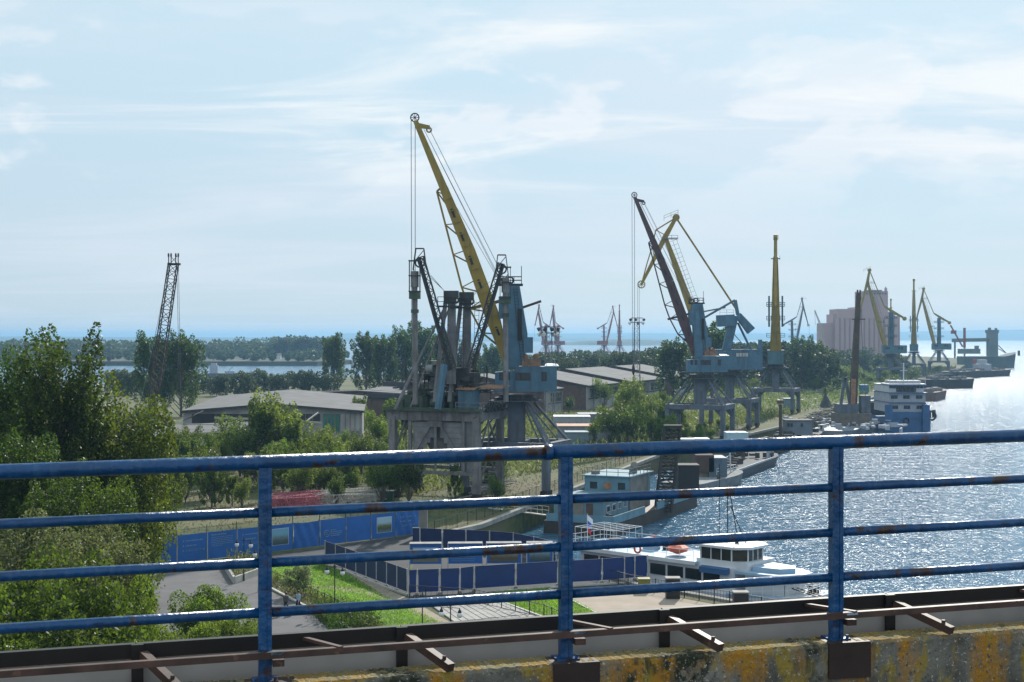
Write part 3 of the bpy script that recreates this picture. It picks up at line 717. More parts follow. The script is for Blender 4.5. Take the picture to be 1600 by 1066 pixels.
# planter, dark service boxes, bin
plo = thing('planter', 'pale concrete planter with dry plants at the corner of the car park', 'planter', G(378, 905))
pc = [G(352, 889), G(392, 886), G(402, 899), G(366, 912)]
for a, b2 in zip(pc, pc[1:] + pc[:1]): part('planter_wall', MB().beam(a + zz * .3, b2 + zz * .3, .22, .6), kerbm, plo)
part('soil', MB().prism([p + zz * .3 for p in pc], zz * .15), dsoil, plo)
P_ = [tuple(p)[:2] for p in pc]
so = scatter('planter_plants', None, 1400, .32, weedm, 1.5, 31, z0=.4, world=P_); del so['kind']; so.name = 'dry_plants'; so.parent = plo; so.matrix_parent_inverse = plo.matrix_world.inverted() if False else Matrix.Translation(-Vector(plo.location))
so['kind'] = 'stuff'
for u, v, l in ((1051, 935, 'black service cabinet on the quay beside the ship, the one farther from the bridge'), (1157, 959, 'black service cabinet on the quay beside the ship, the one nearer the bow')):
    p = G(u, v); o = thing('service_cabinet', l, 'cabinet', p, 'black cabinets on the quay')
    part('body', MB().box(p + zz * .85, (1.15, .9, 1.7)), blackm, o); part('lid', MB().box(p + zz * 1.75, (1.25, 1.0, .08)), conc, o)
    part('door', MB().box(p + Vector((0, -.47, .85)), (.9, .04, 1.4)), darkm, o)
p = G(1006, 925); o = thing('sand_bin', 'yellow-green bin standing at the end of the navy fence', 'bin', p)
olv = mat('olive yellow paint', (.20, .19, .03), rough=.6, var=.2)
part('body', MB().box(p + zz * .55, (.95, .8, 1.1)), olv, o); part('lid', MB().box(p + zz * 1.14, (1.05, .9, .1)), olv, o)

# two people walking on the road edge
def person(name, label, p, face, top, legsm, hair, scale=1.0, swing=.25):
    o = thing(name, label, 'person', p, 'people walking by the planting strip')
    me = bpy.data.meshes.new('body'); V = []; E = []; Rr = []
    def v(x, y, z, r): V.append((x, y, z)); Rr.append(r); return len(V) - 1
    def e(a, b2): E.append((a, b2))
    pel = v(0, 0, .95, .15); wa = v(0, 0, 1.12, .13); ch = v(0, .01, 1.35, .16); ne = v(0, 0, 1.50, .06); h1 = v(0, .01, 1.60, .095); h2 = v(0, 0, 1.70, .085)
    e(pel, wa); e(wa, ch); e(ch, ne); e(ne, h1); e(h1, h2)
    for s in (-1, 1):
        hp = v(s * .09, 0, .88, .10); kn = v(s * .09, s * swing * .5, .50, .065); an = v(s * .10, s * swing * .9 - .03, .10, .045); to = v(s * .11, s * swing * .9 + .13, .04, .04)
        e(pel, hp); e(hp, kn); e(kn, an); e(an, to)
        sh = v(s * .19, 0, 1.42, .065); el = v(s * .24, -s * .08, 1.14, .045); wr = v(s * .22, -s * .16 + .08, .90, .033); fi = v(s * .21, -s * .16 + .12, .80, .03)
        e(ch, sh); e(sh, el); e(el, wr); e(wr, fi)
    me.from_pydata([tuple(c * scale for c in q) for q in V], E, []); ob = bpy.data.objects.new('body', me); COL.objects.link(ob)
    sk = ob.modifiers.new('s', 'SKIN'); 
    for i, sv in enumerate(me.skin_vertices[0].data): sv.radius = (Rr[i] * scale,) * 2; sv.use_root = (i == 0)
    ob.modifiers.new('u', 'SUBSURF').levels = 1
    dg = bpy.context.evaluated_depsgraph_get(); nm = bpy.data.meshes.new_from_object(ob.evaluated_get(dg)); bpy.data.objects.remove(ob)
    for m in (legsm, top, mat('skin', (.45, .27, .19), rough=.5, var=.05), hair): nm.materials.append(m)
    for pg in nm.polygons:
        c_ = pg.center / scale; pg.use_smooth = True
        pg.material_index = 0 if (c_.z < .98 and abs(c_.x) < .19) else (1 if (c_.z < 1.47 and not (abs(c_.x) > .16 and c_.z < .9)) else 2)
    b_ = bpy.data.objects.new('body', nm); COL.objects.link(b_); b_.parent = o
    hm_ = MB().lathe((0, -.02 * scale, 1.60 * scale), [(.10 * scale, 0), (.112 * scale, .06 * scale), (.095 * scale, .13 * scale), (.03 * scale, .165 * scale)])
    hh = bpy.data.meshes.new('hair'); hh.from_pydata(hm_.v, [], hm_.f); hh.materials.append(hair); ho_ = bpy.data.objects.new('hair', hh); COL.objects.link(ho_); ho_.parent = o
    o.rotation_euler[2] = face
    return o
person('person', 'person in a light blue top and dark trousers walking on the road edge', G(466, 957), 2.6, mat('light blue cloth', (.35, .48, .62), rough=.9, var=.1), mat('dark cloth', (.02, .02, .03), rough=.9, var=.1), mat('dark hair', (.02, .015, .012), rough=.6))
person('person', 'person in dark grey walking left of the one in light blue', G(447, 959), 2.9, mat('grey cloth', (.09, .09, .10), rough=.9, var=.1), mat('dark cloth', (.02, .02, .03)), mat('dark hair', (.02, .02, .02)), .97)

def near_what(u, table):
    return next(l for lim, l in table if u < lim)
# ------------------------------------------------------------------ trees and bushes placed
T = tree
def gz(u, Y): return Vector(((u - 800) / F * Y, Y, 0))
def hz_(v, Y): return 22 - (v - HV) * Y / F
GL = 'big trees on the near left'
T('near_a', 'poplar_tree', 'tall dark poplar cut off by the left picture edge', gz(-35, 112), hz_(508, 112), GL)
T('near_b', 'poplar_tree', 'tall dark poplar with the highest spiky top on the near left', gz(92, 108), hz_(503, 108), GL)
T('near_a', 'poplar_tree', 'dark poplar filling the gap between the two tallest tops', gz(35, 122), hz_(580, 122), GL)
T('near_y', 'broadleaf_tree', 'sunlit yellow-green tree right of the tallest dark poplar', gz(168, 112), hz_(548, 112), GL, sx=.85)
T('near_y', 'broadleaf_tree', 'lower yellow-green tree overhanging the left end of the banner fence', gz(226, 118), hz_(648, 118), GL, sx=.52)
T('near_b', 'poplar_tree', 'dark green tree overhanging the banner fence', gz(204, 116), hz_(640, 116), GL, sx=.66)
T('near_y', 'broadleaf_tree', 'lower yellow-green tree at the edge of the road', gz(128, 98), hz_(690, 98), GL, sx=.85)
T('near_a', 'poplar_tree', 'dark tree standing low at the left picture edge', gz(20, 96), hz_(650, 96), GL, sx=1.1)
T('near_b', 'poplar_tree', 'dark leafy tree between willow and road', gz(85, 92), hz_(740, 92), GL, sx=1.2)
T('willow', 'willow_tree', 'pale feathery willow in front of the dark trees', gz(152, 92), hz_(785, 92), 'willows near the bridge', sx=.8)
T('willow', 'willow_tree', 'pale willow lower down at the left picture edge', gz(55, 86), hz_(770, 86), 'willows near the bridge')
for i, (u, v, Y, k, l) in enumerate([(15, 890, 74, 'bush_y', 'yellow-green bush at the bottom left corner'), (90, 905, 72, 'bush_y', 'yellow-green bush with reddish tips under the lowest rail'), (135, 915, 74, 'bush_y', 'sunny bush just right of the reddish one'),
                                   (198, 925, 84, 'bush_g', 'dark green bush beside the grey road'), (322, 930, 97, 'bush_g', 'round shrub with yellowish top standing before the road'), (372, 972, 92, 'bush_g', 'dark low shrub left of the blue post'),
                                   (290, 985, 86, 'bush_g', 'dark low shrub under the lowest rail'), (190, 990, 70, 'bush_y', 'low bush hidden partly by the black tray'), (60, 985, 66, 'bush_y', 'lowest bush at the left edge above the tray')]):
    T(k, 'bush', l, gz(u, Y), max(2.0, hz_(v, Y)), 'bushes below the bridge', sx=.55 if u == 198 else (.72 if u == 135 else .95))
T('small', 'young_tree', 'small pale-leaved round tree on the lawn', G(465, 932), 2.9, sx=1.15)
T('mid_a', 'poplar_tree', 'broad poplar left of the tall lattice boom', gz(238, 385), 24.0, 'broad poplars behind the lattice boom', sx=.85)
T('mid_a', 'poplar_tree', 'broad poplar right behind the hanging hook of the lattice boom', gz(283, 392), 24.3, 'broad poplars behind the lattice boom', sx=.95, rz=1)
ML = [(522, 518, 560, 'mid_b', .95), (572, 516, 530, 'mid_b', 1.05), (600, 520, 500, 'mid_b', 1.0), (628, 508, 520, 'mid_a', .8), (655, 500, 540, 'mid_b', 1.1), (690, 512, 560, 'mid_b', 1.1),
      (725, 530, 560, 'mid_a', .9), (770, 535, 600, 'mid_b', 1.1), (815, 548, 560, 'mid_a', .9), (850, 552, 620, 'mid_b', 1.0)]
MLl = ['dark pyramid shaped poplar standing alone before the lagoon', 'first poplar of the dense row beginning left of the gantry', 'second poplar of the dense row left of the gantry', 'poplar just behind the left suction pipe', 'tallest poplar of the row, behind the left loader boom',
       'poplar seen between the two loader masts', 'poplar behind the right loader boom', 'poplar showing under the yellow boom', 'poplar behind the house of the big blue crane', 'poplar right of the house of the big blue crane']
for (u, v, Y, k, sx), l in zip(ML, MLl): T(k, 'poplar_tree', l, gz(u, Y), hz_(v, Y), 'poplars behind the gantry', sx=sx)
# young trees around the sheds
rs = random.Random(11); SAP = []
for i in range(58):
    u = rs.uniform(255, 640); v = rs.uniform(735, 800) - (u - 255) * .03; SAP.append((u, v, rs.uniform(3.6, 7.0)))
for u, v, h in [(408, 745, 12), (437, 742, 12.5), (455, 750, 10), (375, 745, 9), (292, 735, 7), (305, 742, 6), (350, 740, 7), (610, 700, 10), (590, 712, 8), (630, 690, 8), (562, 680, 9)]: SAP.append((u, v, h))
for i in range(38): SAP.append((rs.uniform(262, 625), rs.uniform(715, 782), rs.uniform(3.5, 6)))
for i in range(26): SAP.append((rs.uniform(925, 1060), rs.uniform(650, 705), rs.uniform(5, 8)))
for i in range(14): SAP.append((rs.uniform(1045, 1150), rs.uniform(668, 700), rs.uniform(1.8, 3.4)))
for i in range(9): SAP.append((rs.uniform(630, 790), rs.uniform(745, 792), rs.uniform(3.5, 6.5)))
for u, v, h in [(943, 640, 9), (890, 648, 5), (975, 655, 10), (985, 660, 11), (1035, 650, 7)]: SAP.append((u, v, h))
for i in range(10): SAP.append((rs.uniform(1180, 1290), rs.uniform(590, 625), rs.uniform(4, 6)))
SAPT = [(330, 'behind the car park end of the banner fence'), (400, 'left of the blue post, behind the banner fence'), (480, 'behind the banner with the first picture'), (560, 'behind the pale lattice boom stack'), (640, 'just left of the hopper gantry'),
        (720, 'between the front legs of the hopper gantry'), (800, 'under the right side of the hopper gantry'), (925, 'beside the brick end of the first shed'), (990, 'between the cabins and the second shed'), (1050, 'in front of the long shed windows'), (1160, 'under the portals of the two central cranes'), (1400, 'in the meadow beyond the end-on crane')]
for i, (u, v, h) in enumerate(SAP):
    T(['sap_a', 'sap_b', 'sap_y', 'sap_a', 'sap_b'][i % 5], 'young_tree', ['slim young tree', 'bushy young sapling', 'yellowish young sapling', 'slim young tree', 'bushy young sapling'][i % 5] + ' ' + near_what(u, SAPT), G(u, v), h, 'young trees around the sheds', sx=rs.uniform(.9, 1.35))
# shoreline bushes before the lagoon
for i in range(22):
    u = 180 + i * 16 + rs.uniform(-5, 5); T('far_a', 'shore_bush', 'rounded bush on the lagoon shore ' + near_what(u, [(300, 'behind the broad poplars'), (360, 'before the moored grey ship'), (430, 'behind the workshop gable'), (500, 'left of the lone pyramid poplar'), (900, 'beneath the lone pyramid poplar')]), G(u, rs.uniform(612, 622)), rs.uniform(7, 11), 'bushes on the lagoon shore', sx=1.1)
# belt of trees across the peninsula
for i in range(150):
    u = 700 + (i / 150) * 590 + rs.uniform(-8, 8); Y = rs.uniform(560, 1050) if u > 860 else rs.uniform(620, 900)
    top = 547 - 14 * max(0, math.sin((u - 980) / 130)) if u > 860 else 552
    top += rs.uniform(-4, 8)
    T(['far_a', 'far_b'][i % 2], 'woodland_tree', ['rounded', 'upright'][i % 2] + ' hazy tree in the wood ' + near_what(u, [(760, 'behind the loader booms'), (840, 'behind the big blue crane house'), (900, 'below the two red cranes'), (960, 'below the bent red crane'), (1010, 'around the round floodlight tower'), (1070, 'left of the maroon boom foot'), (1140, 'behind the central cranes'), (1215, 'left of the end-on crane'), (1400, 'right of the end-on crane')]), gz(u, Y), max(7, min(24, hz_(top, Y))), 'trees of the wood on the peninsula', sx=rs.uniform(1.0, 1.4))
for u, v, Y, l in [(1052, 524, 480, 'tree with a high crown left of the maroon crane boom'), (1112, 500, 470, 'tree crown rising behind the blue tower of the maroon crane'), (1250, 522, 620, 'large tree behind the crane seen end on'), (1272, 530, 600, 'large tree right of the crane seen end on'), (1222, 540, 640, 'tree half hidden by the end-on crane')]:
    T('mid_b', 'poplar_tree', l, gz(u, Y), hz_(v, Y), 'trees standing out of the wood', sx=1.2)
for i in range(16):
    u = 1286 + i * 8 + rs.uniform(-3, 3); Y = rs.uniform(760, 1100); T('far_a', 'woodland_tree', 'hazy tree at the foot of the grain elevator ' + near_what(u, [(1330, 'left of the dark upright boom'), (1365, 'just right of the dark upright boom'), (1500, 'at the right end of the elevator')]), gz(u, Y), rs.uniform(9, 17), 'trees below the grain elevator', sx=1.1)
for i in range(14):
    Y = rs.uniform(560, 900); x = 150 + (Y - 560) * .41 - rs.uniform(15, 60); T('sap_b', 'shrub', 'low shrub on the far quay ' + ('behind the push boat' if Y < 680 else 'behind the black barges'), Vector((x, Y, 0)), rs.uniform(4, 8), 'shrubs on the far quay', sx=1.6)
scatter('reeds', None, 60000, .95, mat_ if False else leafmat('tall grass', (.075, .10, .03), (.22, .28, .06), var=.4), 1.3, 41, world=[(85, 420), (10, 400), (-30, 330), (-40, 215), (-14, 195), (20, 262)])
scatter('tall_grass', None, 60000, 1.2, MATS['tall grass'], 1.7, 42, world=[(86, 415), (180, 665), (248, 840), (150, 860), (60, 640), (30, 440)])
scatter('dry_grass', None, 70000, .42, leafmat('dry grass leaves', (.13, .12, .05), (.20, .18, .07), var=.5), .55, 43, world=[(-10, 160), (24, 262), (86, 415), (40, 470), (-60, 330), (-75, 200), (-40, 160)])
scatter('far_scrub', None, 30000, 2.2, lf_far, 1.6, 44, world=[(182, 670), (314, 1005), (240, 1005), (120, 670)])
scatter('undergrowth', None, 26000, 1.3, lf_far, 3.2, 45, world=[(10, 560), (150, 640), (300, 1050), (140, 1200), (0, 1000), (-60, 780)])
# ------------------------------------------------------------------ cranes
cblue = mat('weathered crane blue', (.068, .150, .222), rough=.6, var=.22, scale=.6, rust=.14, rscale=1.5, grime=(1.2, .55, (.05, .07, .08)))
cblue2 = mat('teal crane blue', (.06, .135, .175), rough=.6, var=.22, scale=.6, rust=.10, rscale=1.5, grime=(1.2, .5, (.05, .06, .06)))
cgrey = mat('grey blue portal paint', (.105, .125, .16), rough=.75, var=.25, scale=.6, rust=.18, rscale=1.2, grime=(1.5, .6, (.07, .06, .055)))
cyel = mat('olive yellow boom paint', (.30, .205, .025), rough=.6, var=.18, scale=.5, rust=.12, rscale=1.2, grime=(1.5, .5, (.10, .075, .02)))
cmar = mat('maroon boom paint', (.075, .030, .030), rough=.6, var=.3, scale=.6)
cred = mat('faded red crane paint', (.26, .065, .06), rough=.7, var=.2, scale=.4)
cbrn = mat('dark brown boom', (.075, .050, .028), rough=.7, var=.35, scale=.5, rust=.2)
winm = mat('dark window glass', (.02, .025, .03), rough=.12, var=.1)
wpale = mat('pale window glass', (.42, .42, .40), rough=.3, var=.2)
rope = mat('steel rope', (.10, .10, .11), rough=.6, var=.1)
rusty = mat('rusty roof sheet', (.30, .16, .09), rough=.85, var=.35, scale=1.5)
AW, AD = Vector((.925, -.38, 0)), Vector((.38, .925, 0))      # across and along the quay
def portal(o, wid, dep, zb, zt, m, pillar=1.25, braces=True):
    """gantry legs, frame beams, pillar and braces; local coordinates of crane o"""
    cs = [AW * (sx * wid / 2) + AD * (sy * dep / 2) for sx, sy in ((-1, -1), (1, -1), (1, 1), (-1, 1))]
    for c in cs:
        lg = MB().beam(c + zz * 1.1, c + zz * (zb + .1), .95, 1.0, up=AD); lo = part('leg', lg, m, o)
        bg = MB().beam(c - AD * 1.3 + zz * .75, c + AD * 1.3 + zz * .75, .8, .7)
        for t in (-.9, 0, .9): bg.tube(c + AD * t - AW * .2 + zz * .38, c + AD * t + AW * .2 + zz * .38, .36, n=10)
        part('bogie', bg, darkm, lo)
    for i in range(4):
        a, b2 = cs[i], cs[(i + 1) % 4]; d = (b2 - a).normalized() * .5
        part('frame_beam', MB().beam(a - d + zz * (zb + .4 + .002 * i), b2 + d + zz * (zb + .4 + .002 * i), .95, 1.05), m, o)
        g = d * 2
        for e_, g_ in ((a, d), (b2, -d)): part('gusset', MB().prism([e_ + g_ * .9 + zz * (zb - .1), e_ + g_ * 4 + zz * (zb - .1), e_ + g_ * .9 + zz * (zb - 1.7)], zz.cross(d).normalized() * .2), m, o)
    part('cross_beam', MB().beam((cs[0] + cs[1]) / 2 + zz * (zb + .38), (cs[2] + cs[3]) / 2 + zz * (zb + .38), 1.4, .8), m, o)
    part('pillar', MB().box((0, 0, (zb + zt) / 2 + .4), (pillar * 2, pillar * 2, zt - zb - .8)), m, o)
    if braces:
        for c in cs:
            t = Vector((c.x, c.y, 0)) * .34
            b_ = MB().tube(c + zz * (zb + .8), t + zz * (zt - .2), .19, n=8).tube(c * .82 + zz * (zb + .8), t * .6 + zz * (zt - .2), .11, n=8)
            part('brace', b_, m, o)
    p1, p2 = cs[1] * .98 + zz * (zb + .9), cs[1] * .3 + zz * (zt - .6)
    st = MB().beam(p1 + AW * .6, p2 + AW * .6, .5, .06)
    for k in range(9): q = p1.lerp(p2, k / 8) + AW * .6; st.beam(q, q + zz * 1.0, .05)
    st.beam(p1 + AW * .6 + zz, p2 + AW * .6 + zz, .05); part('stairs', st, m, o)
    part('slewing_ring', MB().tube((0, 0, zt), (0, 0, zt + .55), 3.1, n=24).tube((0, 0, zt + .55), (0, 0, zt + .95), 2.5, n=24), darkm, o)
    wk = MB(); n = 14
    for k in range(n):
        a0, a1 = 2 * math.pi * k / n, 2 * math.pi * (k + 1) / n
        p, q = Vector((math.cos(a0) * 3.5, math.sin(a0) * 3.5, zt + .1)), Vector((math.cos(a1) * 3.5, math.sin(a1) * 3.5, zt + .1))
        wk.beam(p, q, .8, .06); wk.beam(p + zz, q + zz, .05); wk.beam(p, p + zz, .05)
    part('walkway', wk, m, o)
def windows(o, xs, y, z0, z1, m=None):
    for a, b2 in xs:
        w = part('window', MB().box(((a + b2) / 2, y - .04, (z0 + z1) / 2), (b2 - a + .14, .06, z1 - z0 + .14)), darkm, o)
        part('pane', MB().box(((a + b2) / 2, y - .075, (z0 + z1) / 2), (b2 - a, .02, z1 - z0)), m or winm, w)
def wheel(mb, c, r, ax=(0, 1, 0)):
    mb.ring(c, ax, r * .85, r * .14, 16, 5); ax = Vector(ax)
    for k in range(4):
        t = math.pi * k / 4; d = Vector((math.cos(t), 0, math.sin(t))) * r * .85; mb.beam(Vector(c) - d, Vector(c) + d, r * .12)
    return mb
def boom_crane(label, u, Y, bm, hook_z, group, gz0=0.0, jibbar=True):
    """portal crane whose straight boom points up and to the left; lengths are in metres"""
    o = thing('portal_crane', label, 'crane', gz(u, Y) + zz * gz0, group)
    L3 = lambda x, z, y=0.0: ORG[o.name] + Vector((x, y, z))
    o2 = ORG[o.name]; ORG[o.name] = Vector((0, 0, 0))           # build in local metres
    portal(o, 12.2, 8.5, 6.6, 13.0, cgrey)
    mb = MB().box2(-.2, 5.6, -2.6, 2.8, 14.45, 17.9); mb.hexa([(-3.0, -2.2, 14.45), (-.2, -2.2, 14.45), (-.2, 1.0, 14.45), (-3.0, 1.0, 14.45), (-3.0, -2.2, 17.1), (-.2, -2.2, 17.3), (-.2, 1.0, 17.3), (-3.0, 1.0, 17.1)])
    h = part('house', mb, cblue, o)
    sm = MB()
    for x in (-.18, .02, 3.35, 3.5): sm.box((x, -2.62, 16.15), (.06, .05, 3.3))
    for z in (15.3, 16.0, 16.7): sm.box((2.7, -2.61, z), (5.7, .03, .03))
    part('seams', sm, mat('darker crane blue', (.07, .15, .21), rough=.6, var=.2), h)
    windows(h, [(-2.3, -1.9), (-1.4, -1.0)], -2.2, 16.1, 17.0); windows(h, [(-.05, .5), (.68, 1.2), (1.35, 1.85)], -2.64, 16.1, 17.0)
    windows(h, [(3.55, 4.1)], -2.6, 16.0, 17.1)
    part('corner_roof', MB().prism([(3.9, -2.7, 17.93), (5.9, -2.7, 17.93), (5.6, .5, 18.2), (4.2, .5, 18.2)], (0, 0, .12)), mat('sunlit white sheet', (.7, .72, .74), rough=.5, var=.08), h)
    part('roof_rail', MB().handrail([(.2, -2.5, 17.9), (5.5, -2.5, 17.9), (5.5, 2.5, 17.9)], 1.0), cblue, h)
    part('balcony', MB().handrail([(-3.2, -2.4, 14.5), (-4.0, -2.4, 14.5), (-4.0, .8, 14.5), (-3.2, .8, 14.5)], 1.1).box((-3.55, -.8, 14.45), (1.0, 3.2, .08)), cgrey, h)
    part('winch_deck', MB().box((2.1, 0, 18.4), (2.6, 2.4, .9)).tube((1.2, -1.0, 19.2), (1.2, 1.0, 19.2), .5).tube((2.7, -1.0, 19.2), (2.7, 1.0, 19.2), .5), rusty, h)
    tw = MB().prism([(-1.3, -1.1, 17.5), (.15, -1.1, 17.5), (1.5, -1.1, 20.5), (1.55, -1.1, 22.5), (.45, -1.1, 29.2), (-1.85, -1.1, 29.2)], (0, 2.2, 0))
    t_ = part('tower', tw, cblue, o)
    part('louvre', MB().box2(.15, .75, -1.16, -1.1, 21.5, 26.0), darkm, t_)
    part('counter_box', MB().box2(-2.5, -1.5, -1.3, 1.3, 24.6, 27.7), cblue, t_); part('winch_box', MB().box2(1.0, 2.3, -1.4, .6, 19.8, 22.0), cblue, t_)
    part('tower_head', MB().box2(-2.6, .9, -.9, .9, 29.2, 29.5).handrail([(-2.4, -.9, 29.5), (.7, -.9, 29.5), (.7, .9, 29.5), (-2.4, .9, 29.5)], 1.0, r=.035, step=.9)
         .ring((-1.9, 0, 29.8), (0, 1, 0), .45, .14, 12, 5).ring((-.9, 0, 30.0), (0, 1, 0), .45, .14, 12, 5).tube((.7, 0, 29.5), (.7, 0, 32.0), .05), darkm, t_)
    ld = MB()
    for s in (-.25, .25): ld.beam((.9 + s, -1.25, 18.5), (-.2 + s, -1.25, 29.0), .05)
    for k in range(24): z = 18.8 + k * .43; x = .9 - 1.1 * (z - 18.5) / 10.5; ld.beam((x - .25, -1.25, z), (x + .25, -1.25, z), .035)
    part('ladder', ld, darkm, t_)
    foot, mid, tip = Vector((-1.2, 0, 18.0)), Vector((-6.6, 0, 34.0)), Vector((-14.2, 0, 52.4))
    b_ = MB().beam(foot, Vector((-3.4, 0, 25.0)), .9, 1.4, 2.05, 1.9, up=(0, 1, 0)).beam(Vector((-3.4, 0, 25.0)), mid, 2.05, 1.9, 1.7, 1.6, up=(0, 1, 0)).beam(mid, Vector((-10.2, 0, 42.9)), 1.7, 1.6, 1.2, 1.3, up=(0, 1, 0)).beam(Vector((-10.2, 0, 42.9)), tip, 1.15, 1.3, .68, .8, up=(0, 1, 0))
    bo = part('boom', b_, bm, o)
    dirb = (tip - foot).normalized(); nb = Vector((dirb.z, 0, -dirb.x))
    rb = MB()
    for k in range(13):
        t = .10 + k * .048; p = foot.lerp(tip, t) + nb * .35
        rb.beam(p - nb * .3 + Vector((0, -1.05 + .3 * t, 0)), p + nb * .55 + Vector((0, -1.05 + .3 * t, 0)), .12)
        if k % 2 == 0 and k < 11: q = foot.lerp(tip, t + .02) + nb * .38 + Vector((0, -.98 + .25 * t, 0)); part('opening', MB().beam(q, q + dirb * 1.3, .32, .06, up=(0, 1, 0)), darkm, bo)
    part('ribs', rb, bm, bo)
    A = [Vector((-1.6, 0, 20.0)), Vector((-4.8, 0, 22.6)), Vector((-6.6, 0, 26.0)), Vector((-7.7, 0, 29.0)), Vector((-11.2, 0, 42.5)), Vector((-10.2, 0, 43.4))]
    tr = MB().path(A, .16)
    for q, t in ((A[1], .13), (A[2], .22), (A[3], .30), (Vector((-8.9, 0, 33.6)), .42), (Vector((-10.0, 0, 37.8)), .53), (A[4], .65)): tr.tube(q, foot.lerp(tip, t), .11, n=5).tube(q, foot.lerp(tip, t + .05), .08, n=5)
    part('boom_truss', tr, bm, bo)
    part('yoke', MB().beam((-7.0, .7, 25.9), (-1.5, .7, 27.3), .45, .35, up=(0, 1, 0)), bm, o)
    if jibbar: part('balance_bar', MB().beam((.6, 1.3, 26.1), (3.5, 1.3, 27.1), .35, .3, up=(0, 1, 0)), cbrn, o)
    part('cat_head', MB().beam(tip + Vector((.2, 0, -.6)), tip + Vector((2.0, 0, -.9)), .7, .6, .5, .4, up=(0, 1, 0)).ring(tip + Vector((1.9, 0, -1.25)), (0, 1, 0), .32, .12, 12, 5), bm, bo)
    part('sheave', wheel(MB(), tip + Vector((-.1, 0, .5)), .68), darkm, bo)
    rp = MB(); top = Vector((-1.6, 0, 30.0))
    for dy, a, b2 in ((-.5, tip + Vector((1.9, 0, -1.0)), top), (.5, tip + Vector((1.9, 0, -1.0)), top), (-.2, tip + Vector((1.2, 0, -1.2)), top + Vector((-.4, 0, -.8))), (.2, tip + Vector((1.2, 0, -1.2)), top + Vector((-.4, 0, -.4))), (0, Vector((-10.0, 0, 43.0)), top + Vector((-.3, 0, -1)))):
        rp.tube(a + Vector((0, dy, 0)), b2 + Vector((0, dy, 0)), .032, n=4)
    for dy in (-.25, .25):
        for dx in (-.62, -.05): rp.tube(tip + Vector((dx, dy, .5)), Vector((tip.x + dx * .8, dy, hook_z)), .028, n=4)
    part('ropes', rp, rope, o)
    part('hook_block', MB().lathe((tip.x - .3, 0, hook_z - 2.2), [(.1, 0), (.28, .4), (.35, 1.3), (.25, 2.0), (.08, 2.3)], 8), darkm, o)
    ORG[o.name] = o2
    return o
CG = 'portal cranes along the harbour quay'
boom_crane('big blue portal crane with an olive yellow boom rising highest over the harbour', 807, 200, cyel, 13.5, CG)
boom_crane('blue portal crane whose thin maroon boom leans left, in front of its double jib neighbour', 1094, 309, cmar, 16.0, CG, jibbar=False)

